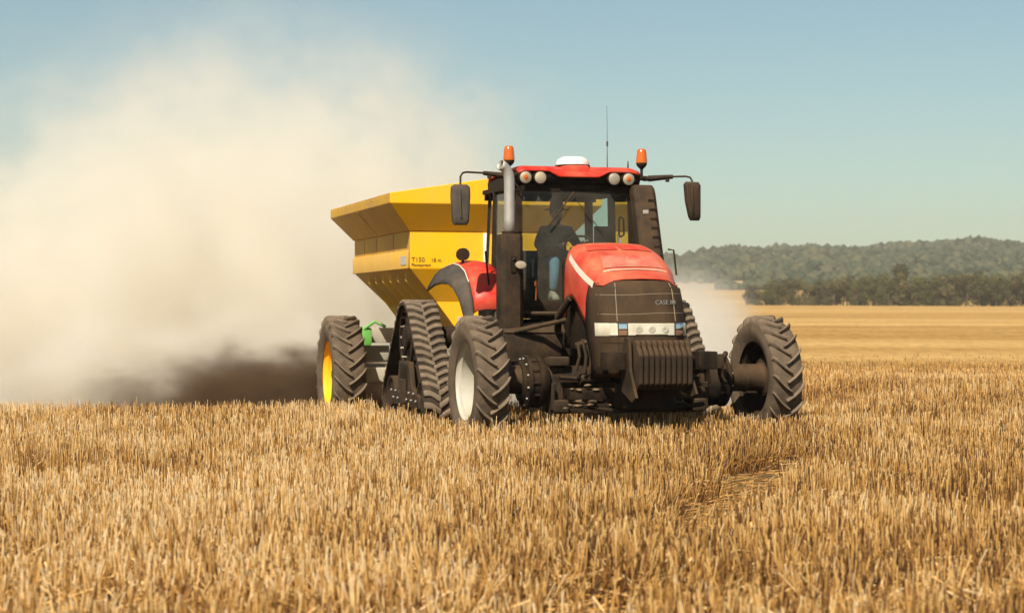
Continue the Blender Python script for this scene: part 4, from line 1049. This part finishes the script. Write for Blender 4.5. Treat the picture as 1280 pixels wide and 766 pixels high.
gm_ = MB(); gm_.box((-1.18, 11.55+D, 1.22), (.30, .36, .34), bev=.06); gm_.box((-1.30, 11.45+D, 1.08), (.14, .26, .26), bev=.04); gm_.tube([(-1.2, 11.4+D, 1.35), (-1.0, 11.3+D, 1.5), (-.8, 11.3+D, 1.4)], .03, 8)
gm_.build('gearbox', M_green, SP)
for s in (-1, 1):
    wp = part('wheel', SP, (s*1.88, 0, .585))
    tyre(wp, 1.03, .54, .60, 22, lugw=.068, lugh=.062, sweep=.28)
    rim(wp, .60, .54, s*.03, M_yel, outer=s)
    hb = MB(); hb.lathe([(s*.16, .01), (s*.16, .075), (s*.10, .10), (s*.0, .12)], n=16); hb.build('hub', M_dark, wp)
    ax_ = MB(); ax_.tube([(-s*.5, 0, 0), (0, 0, 0)], .09, 14); ax_.build('stub_axle', M_framegrey, wp)

# ================================================================== DRIVER
def skin_mesh(name, nodes, edges, m, parent, sub=2, root=0, smooth=True):
    me = bpy.data.meshes.new(name); me.from_pydata([q[:3] for q in nodes], edges, [])
    o = bpy.data.objects.new(name+'_tmp', me); C.objects.link(o)
    md = o.modifiers.new('skin', 'SKIN'); md.use_smooth_shade = True
    for k, q in enumerate(nodes):
        r_ = q[3]; me.skin_vertices[0].data[k].radius = (r_, q[4] if len(q) > 4 else r_); me.skin_vertices[0].data[k].use_root = (k == root)
    o.modifiers.new('sub', 'SUBSURF').levels = sub; o.modifiers['sub'].render_levels = sub
    me2 = bpy.data.meshes.new_from_object(o.evaluated_get(bpy.context.evaluated_depsgraph_get())); bpy.data.objects.remove(o)
    me2.name = name; me2.materials.clear(); me2.materials.append(m)
    q = bpy.data.objects.new(name, me2); C.objects.link(q); q.parent = parent
    return q
PX, PY = .04, 3.22
person = empty('person', (*tw(PX, PY), 2.28), TH)
tag(person, 'person in dark jacket, jeans and wide-brimmed hat seated at the steering wheel inside the cab', 'person')
M_skin = mat('skin', (.36, .20, .13), .55, var=.05); M_jacket = mat('dark_jacket', (.022, .026, .036), .9, bump=.3, bscale=18)
M_jeans = mat('blue_jeans', (.10, .19, .26), .9, bump=.3, bscale=30); M_hat = mat('dark_hat', (.035, .030, .028), .9); M_shoe = mat('tan_boots', (.28, .26, .20), .8)
# skeleton: pelvis 0 at origin; front is -y
bn = [(0, 0, .04, .14, .11), (0, -.01, .22, .13, .10), (0, -.03, .42, .15, .11), (0, -.03, .58, .11, .09), (0, -.045, .66, .055, .055), (0, -.06, .74, .065, .075), (0, -.065, .82, .082, .095), (0, -.05, .90, .072, .085)]
be = [(0, 1), (1, 2), (2, 3), (3, 4), (4, 5), (5, 6), (6, 7)]
# face: nose and ears grow from the head
bn += [(0, -.165, .80, .014, .014)]; be += [(6, 8)]
bn += [(-.088, -.05, .80, .014, .020)]; be += [(6, 9)]
bn += [(.088, -.05, .80, .014, .020)]; be += [(6, 10)]
def limbs(s):
    k = len(bn); hx_, hy_, hz_ = (.10+s*.17, -.66, .40)
    if s < 0: hx_, hy_, hz_ = (-.05, -.60, .36)
    L = [(s*.185, -.03, .57, .065), (s*.30, -.12, .34, .048), ((s*.30+hx_)/2, -.36, .33, .040), (hx_, hy_+.10, hz_-.02, .028), (hx_, hy_, hz_, .032, .022)]
    bn.extend(L); be.extend([(3, k), (k, k+1), (k+1, k+2), (k+2, k+3), (k+3, k+4)])
    for f in range(4):        # fingers curl over the wheel rim
        a = hx_+(f-1.5)*.021; ln = [.030, .036, .033, .025][f]; k2 = len(bn)
        bn.extend([(a, hy_-.035, hz_+.012, .009), (a, hy_-.035-ln, hz_+.0, .0085), (a, hy_-.030-ln, hz_-.028, .008)]); be.extend([(k+4, k2), (k2, k2+1), (k2+1, k2+2)])
    k2 = len(bn); bn.extend([(hx_-s*.040, hy_+.01, hz_-.008, .011), (hx_-s*.050, hy_-.03, hz_-.02, .009)]); be.extend([(k+4, k2), (k2, k2+1)])
    k3 = len(bn); bn.extend([(s*.11, -.06, .03, .095), (s*.15, -.48, .12, .070), (s*.17, -.50, -.10, .055), (s*.17, -.44, -.34, .042), (s*.18, -.58, -.385, .035)])
    be.extend([(0, k3), (k3, k3+1), (k3+1, k3+2), (k3+2, k3+3), (k3+3, k3+4)])
limbs(-1); limbs(1)
skin_mesh('body', bn, be, M_skin, person, 1)
jn = [(0, 0, .10, .165, .13), (0, -.01, .24, .165, .13), (0, -.03, .42, .185, .14), (0, -.03, .56, .14, .115), (0, -.045, .63, .075, .075)]; je = [(0, 1), (1, 2), (2, 3), (3, 4)]
for s in (-1, 1):
    hx_ = .10+s*.17 if s > 0 else -.05; hy_ = -.66 if s > 0 else -.60; hz_ = .40 if s > 0 else .36
    k = len(jn); jn += [(s*.19, -.03, .56, .088), (s*.305, -.12, .34, .070), ((s*.30+hx_)/2, -.36, .33, .057), (hx_, hy_+.12, hz_-.02, .043)]; je += [(3, k), (k, k+1), (k+1, k+2), (k+2, k+3)]
skin_mesh('jacket', jn, je, M_jacket, person, 2, 1)
ln_ = [(0, 0, .06, .155, .13)]; le = []
for s in (-1, 1):
    k = len(ln_); ln_ += [(s*.115, -.07, .04, .112), (s*.15, -.30, .095, .095), (s*.155, -.49, .12, .086), (s*.17, -.51, -.10, .074), (s*.17, -.46, -.31, .062)]; le += [(0, k), (k, k+1), (k+1, k+2), (k+2, k+3), (k+3, k+4)]
skin_mesh('jeans', ln_, le, M_jeans, person, 2)
for s in (-1, 1):
    g = MB(); g.loft([[(s*.18+a*w_, y, z0+b_*h_) for a, b_ in ((-.05, 0), (.05, 0), (.052, .5), (.03, 1), (-.03, 1), (-.052, .5))] for y, w_, h_, z0 in ((-.68, .6, .05, -.43), (-.64, .95, .07, -.435), (-.55, 1, .10, -.435), (-.45, .85, .14, -.435), (-.39, .8, .13, -.435))])
    g.build('boot', M_shoe, person, bev=.01, smooth=60)
h_ = MB(); h_.lathe([(.865, .100), (.860, .175), (.868, .180), (.880, .108), (.93, .098), (.985, .088), (1.01, .066), (1.0, .02)], c=(0, -.06, 0), axis='z', n=28, caps=True); h_.build('hat', M_hat, person)
hr_ = MB(); t_ = bmesh.new(); bmesh.ops.create_icosphere(t_, subdivisions=3, radius=1)
for v in t_.verts: v.co = Vector((v.co.x*.094, v.co.y*.100+.0-.035, v.co.z*.095+.835))
me = bpy.data.meshes.new('t'); t_.to_mesh(me); t_.free(); hr_.bm.from_mesh(me); hr_.build('hair', mat('dark_hair', (.04, .028, .02), .9), person)
ey = MB()
for s in (-1, 1):
    ey.box((s*.032, -.148, .825), (.026, .012, .010), bev=.003); ey.box((s*.032, -.150, .842), (.036, .010, .006), bev=.002)
ey.box((0, -.150, .765), (.045, .010, .008), bev=.002); ey.build('face_features', mat('dark_features', (.08, .04, .03), .6), person)
# ------------------------------------------------------------------ dust cloud (a real volume, gridded from a density field)
def dust_object(name, lo, hi, res, mat_, build, label, cat):
    ng = bpy.data.node_groups.new(name+'_field', 'GeometryNodeTree')
    ng.interface.new_socket('Geometry', in_out='OUTPUT', socket_type='NodeSocketGeometry')
    N = ng.nodes; L = ng.links
    go = N.new('NodeGroupOutput'); vc = N.new('GeometryNodeVolumeCube')
    vc.inputs['Min'].default_value = lo; vc.inputs['Max'].default_value = hi
    vc.inputs['Resolution X'].default_value = int((hi[0]-lo[0])/res); vc.inputs['Resolution Y'].default_value = int((hi[1]-lo[1])/res)
    vc.inputs['Resolution Z'].default_value = int((hi[2]-lo[2])/res)
    pos = N.new('GeometryNodeInputPosition').outputs[0]
    L.new(build(N, L, pos), vc.inputs['Density'])
    sm_ = N.new('GeometryNodeSetMaterial'); sm_.inputs['Material'].default_value = mat_
    L.new(vc.outputs[0], sm_.inputs[0]); L.new(sm_.outputs[0], go.inputs[0])
    me = bpy.data.meshes.new(name)
    # a box that bounds the cloud; the modifier replaces it by the volume
    x0, y0, z0 = lo; x1, y1, z1 = hi
    me.from_pydata([(x, y, z) for x in (x0, x1) for y in (y0, y1) for z in (z0, z1)], [], [(0, 1, 3, 2), (4, 6, 7, 5), (0, 4, 5, 1), (2, 3, 7, 6), (0, 2, 6, 4), (1, 5, 7, 3)])
    me.materials.append(mat_)
    o = bpy.data.objects.new(name, me); C.objects.link(o)
    md = o.modifiers.new('field', 'NODES'); md.node_group = ng
    tag(o, label, cat, kind='stuff')
    return o
def vol_mat(name, col, dens, aniso):
    m = bpy.data.materials.new(name); m.use_nodes = True; n = m.node_tree.nodes; n.clear()
    pv = n.new('ShaderNodeVolumePrincipled'); o = n.new('ShaderNodeOutputMaterial'); m.node_tree.links.new(pv.outputs[0], o.inputs['Volume'])
    pv.inputs['Color'].default_value = (*col, 1); pv.inputs['Density'].default_value = dens; pv.inputs['Anisotropy'].default_value = aniso
    m.cycles.volume_interpolation = 'LINEAR'
    return m
class NB:
    """tiny expression builder for the density fields"""
    def __init__(s, N, L): s.N, s.L = N, L
    def m(s, op, a, b=None, c=None, clamp=False):
        q = s.N.new('ShaderNodeMath'); q.operation = op; q.use_clamp = clamp
        for k, v in enumerate((a, b, c)):
            if v is None: continue
            if isinstance(v, (int, float)): q.inputs[k].default_value = v
            else: s.L.new(v, q.inputs[k])
        return q.outputs[0]
    def ss(s, x, a, b):
        q = s.N.new('ShaderNodeMapRange'); q.interpolation_type = 'SMOOTHSTEP'
        s.L.new(x, q.inputs[0]); q.inputs[1].default_value = a; q.inputs[2].default_value = b
        return q.outputs[0]
    def noise(s, pos, scale, sc3=(1, 1, 1), det=4, rough=.55, dist=0.0, off=(0, 0, 0)):
        mp = s.N.new('ShaderNodeVectorMath'); mp.operation = 'MULTIPLY_ADD'; s.L.new(pos, mp.inputs[0])
        mp.inputs[1].default_value = sc3; mp.inputs[2].default_value = off
        q = s.N.new('ShaderNodeTexNoise'); s.L.new(mp.outputs[0], q.inputs['Vector']); q.inputs['Scale'].default_value = scale
        q.inputs['Detail'].default_value = det; q.inputs['Roughness'].default_value = rough; q.inputs['Distortion'].default_value = dist
        return q.outputs[0]
def pale_field(N, L, pos):
    e = NB(N, L); sp = N.new('ShaderNodeSeparateXYZ'); L.new(pos, sp.inputs[0]); x, y, z = sp.outputs
    n1 = e.noise(pos, .22, (1, 1, 1.1), 6, .6, .6); n2 = e.noise(pos, .75, (1, 1, 1), 4, .6, .4, (5, 2, 1))
    nn = e.m('ADD', e.m('MULTIPLY', n1, 2.6), e.m('MULTIPLY', n2, .9)); nn = e.m('SUBTRACT', nn, 1.75)   # about -0.9..0.9
    # main dome: centre x=-5.5, half width 9 left / 6.5 right, top 7.4
    dx = e.m('SUBTRACT', x, -4.2)
    dl = e.m('DIVIDE', e.m('MINIMUM', dx, 0.0), 13.0); dr = e.m('DIVIDE', e.m('MAXIMUM', dx, 0.0), 5.2)
    dz = e.m('DIVIDE', e.m('MAXIMUM', e.m('SUBTRACT', z, -1.0), 0.0), 10.0); dy = e.m('DIVIDE', e.m('SUBTRACT', y, 44.0), 9.0)
    def sq(v): return e.m('MULTIPLY', v, v)
    r2 = e.m('ADD', e.m('ADD', sq(dl), sq(dr)), e.m('ADD', sq(dz), sq(dy)))
    r = e.m('SQRT', r2); r = e.m('SUBTRACT', r, e.m('MULTIPLY', nn, .50))
    body = e.ss(r, 1.15, .50)
    n3 = e.noise(pos, .55, (1, .8, 1.25), 6, .66, 1.3, (9, 4, 6))
    body = e.m('MULTIPLY', body, e.m('MULTIPLY_ADD', e.ss(n3, .40, .60), 2.0, .10))
    thick = e.m('MULTIPLY_ADD', e.ss(z, 9.5, .5), .94, .04)          # thin high up, thick low down
    d = e.m('MULTIPLY', body, thick)
    veil = e.m('MULTIPLY', e.ss(r, 1.42, .8), .022); d = e.m('MAXIMUM', d, veil)
    # low trailing puff on the right of the machine
    px = e.m('DIVIDE', e.m('SUBTRACT', x, 3.7), 1.95); pz = e.m('DIVIDE', e.m('MAXIMUM', e.m('SUBTRACT', z, .0), 0.0), 2.7); py = e.m('DIVIDE', e.m('SUBTRACT', y, 42.0), 5.0)
    q = e.m('SQRT', e.m('ADD', sq(px), e.m('ADD', sq(pz), sq(py)))); q = e.m('SUBTRACT', q, e.m('MULTIPLY', nn, .34))
    d = e.m('MAXIMUM', d, e.m('MULTIPLY', e.ss(q, 1.15, .3), 1.5))
    # cavity behind the spreader's disc that the darker brown dust fills
    cx = e.m('DIVIDE', e.m('SUBTRACT', x, -4.3), 2.7); cz = e.m('DIVIDE', e.m('SUBTRACT', z, -.4), 1.15); cy_ = e.m('DIVIDE', e.m('SUBTRACT', y, 35.5), 3.2)
    c = e.m('SQRT', e.m('ADD', sq(cx), e.m('ADD', sq(cz), sq(cy_)))); c = e.m('SUBTRACT', c, e.m('MULTIPLY', nn, .30))
    d = e.m('MULTIPLY', d, e.m('MULTIPLY_ADD', e.ss(c, .70, 1.3), .96, .04))
    d = e.m('MULTIPLY', d, e.ss(y, 33.4, 35.2))
    d = e.m('SUBTRACT', d, .004)
    return e.m('MAXIMUM', d, 0.0)
def brown_field(N, L, pos):
    e = NB(N, L); sp = N.new('ShaderNodeSeparateXYZ'); L.new(pos, sp.inputs[0]); x, y, z = sp.outputs
    n1 = e.noise(pos, .8, (.8, .8, 1.2), 5, .62, .7, (3, 1, 0)); nn = e.m('MULTIPLY_ADD', n1, 2.4, -1.2)
    def sq(v): return e.m('MULTIPLY', v, v)
    cx = e.m('DIVIDE', e.m('SUBTRACT', x, -4.6), 4.8); cz = e.m('DIVIDE', e.m('SUBTRACT', z, -.5), 1.6); cy_ = e.m('DIVIDE', e.m('SUBTRACT', y, 37.0), 3.2)
    c = e.m('SQRT', e.m('ADD', sq(cx), e.m('ADD', sq(cz), sq(cy_)))); c = e.m('SUBTRACT', c, e.m('MULTIPLY', nn, .55))
    d = e.m('MULTIPLY', e.ss(c, 1.05, .35), e.ss(y, 33.9, 34.8))
    n5 = e.noise(pos, 1.5, (.45, .8, 1.7), 6, .68, 1.2, (1, 7, 2)); d = e.m('MULTIPLY', d, e.ss(n5, .38, .58))
    d = e.m('MULTIPLY', d, e.m('MULTIPLY_ADD', e.ss(x, -7.4, -4.0), .80, .20))
    return e.m('MAXIMUM', e.m('SUBTRACT', d, .01), 0.0)
dust_object('dust_cloud', (-24, 33, -.7), (8, 55, 12.0), .22, vol_mat('pale_dust', (.981, .946, .874), .58, .15), pale_field,
            'huge pale cream dust cloud rising behind the yellow spreader', 'dust')
dust_object('low_brown_dust', (-10.5, 33.5, -.7), (1.0, 41, 2.4), .085, vol_mat('brown_dust', (.235, .155, .095), 7.0, .2), brown_field,  # darker brown volume, low behind the wheel
            'dark brown dust boiling low over the ground behind the spreader wheel', 'dust')
# ------------------------------------------------------------------ haze
hz = bpy.data.meshes.new('haze')
x0, y0, z0, x1, y1, z1 = -2200, -40, -1.6, 2200, 2450, 75
hz.from_pydata([(x, y, z) for x in (x0, x1) for y in (y0, y1) for z in (z0, z1)], [], [(0, 1, 3, 2), (4, 6, 7, 5), (0, 4, 5, 1), (2, 3, 7, 6), (0, 2, 6, 4), (1, 5, 7, 3)])
hm2 = bpy.data.materials.new('haze'); hm2.use_nodes = True; n = hm2.node_tree.nodes; n.clear()
pv = n.new('ShaderNodeVolumePrincipled'); o_ = n.new('ShaderNodeOutputMaterial'); hm2.node_tree.links.new(pv.outputs[0], o_.inputs['Volume'])
pv.inputs['Color'].default_value = (.9, .9, .88, 1); pv.inputs['Density'].default_value = .00020; pv.inputs['Anisotropy'].default_value = .1
hz.materials.append(hm2); ho = bpy.data.objects.new('haze', hz); C.objects.link(ho)
tag(ho, 'thin pale haze over the far field and hill', 'haze', kind='stuff')
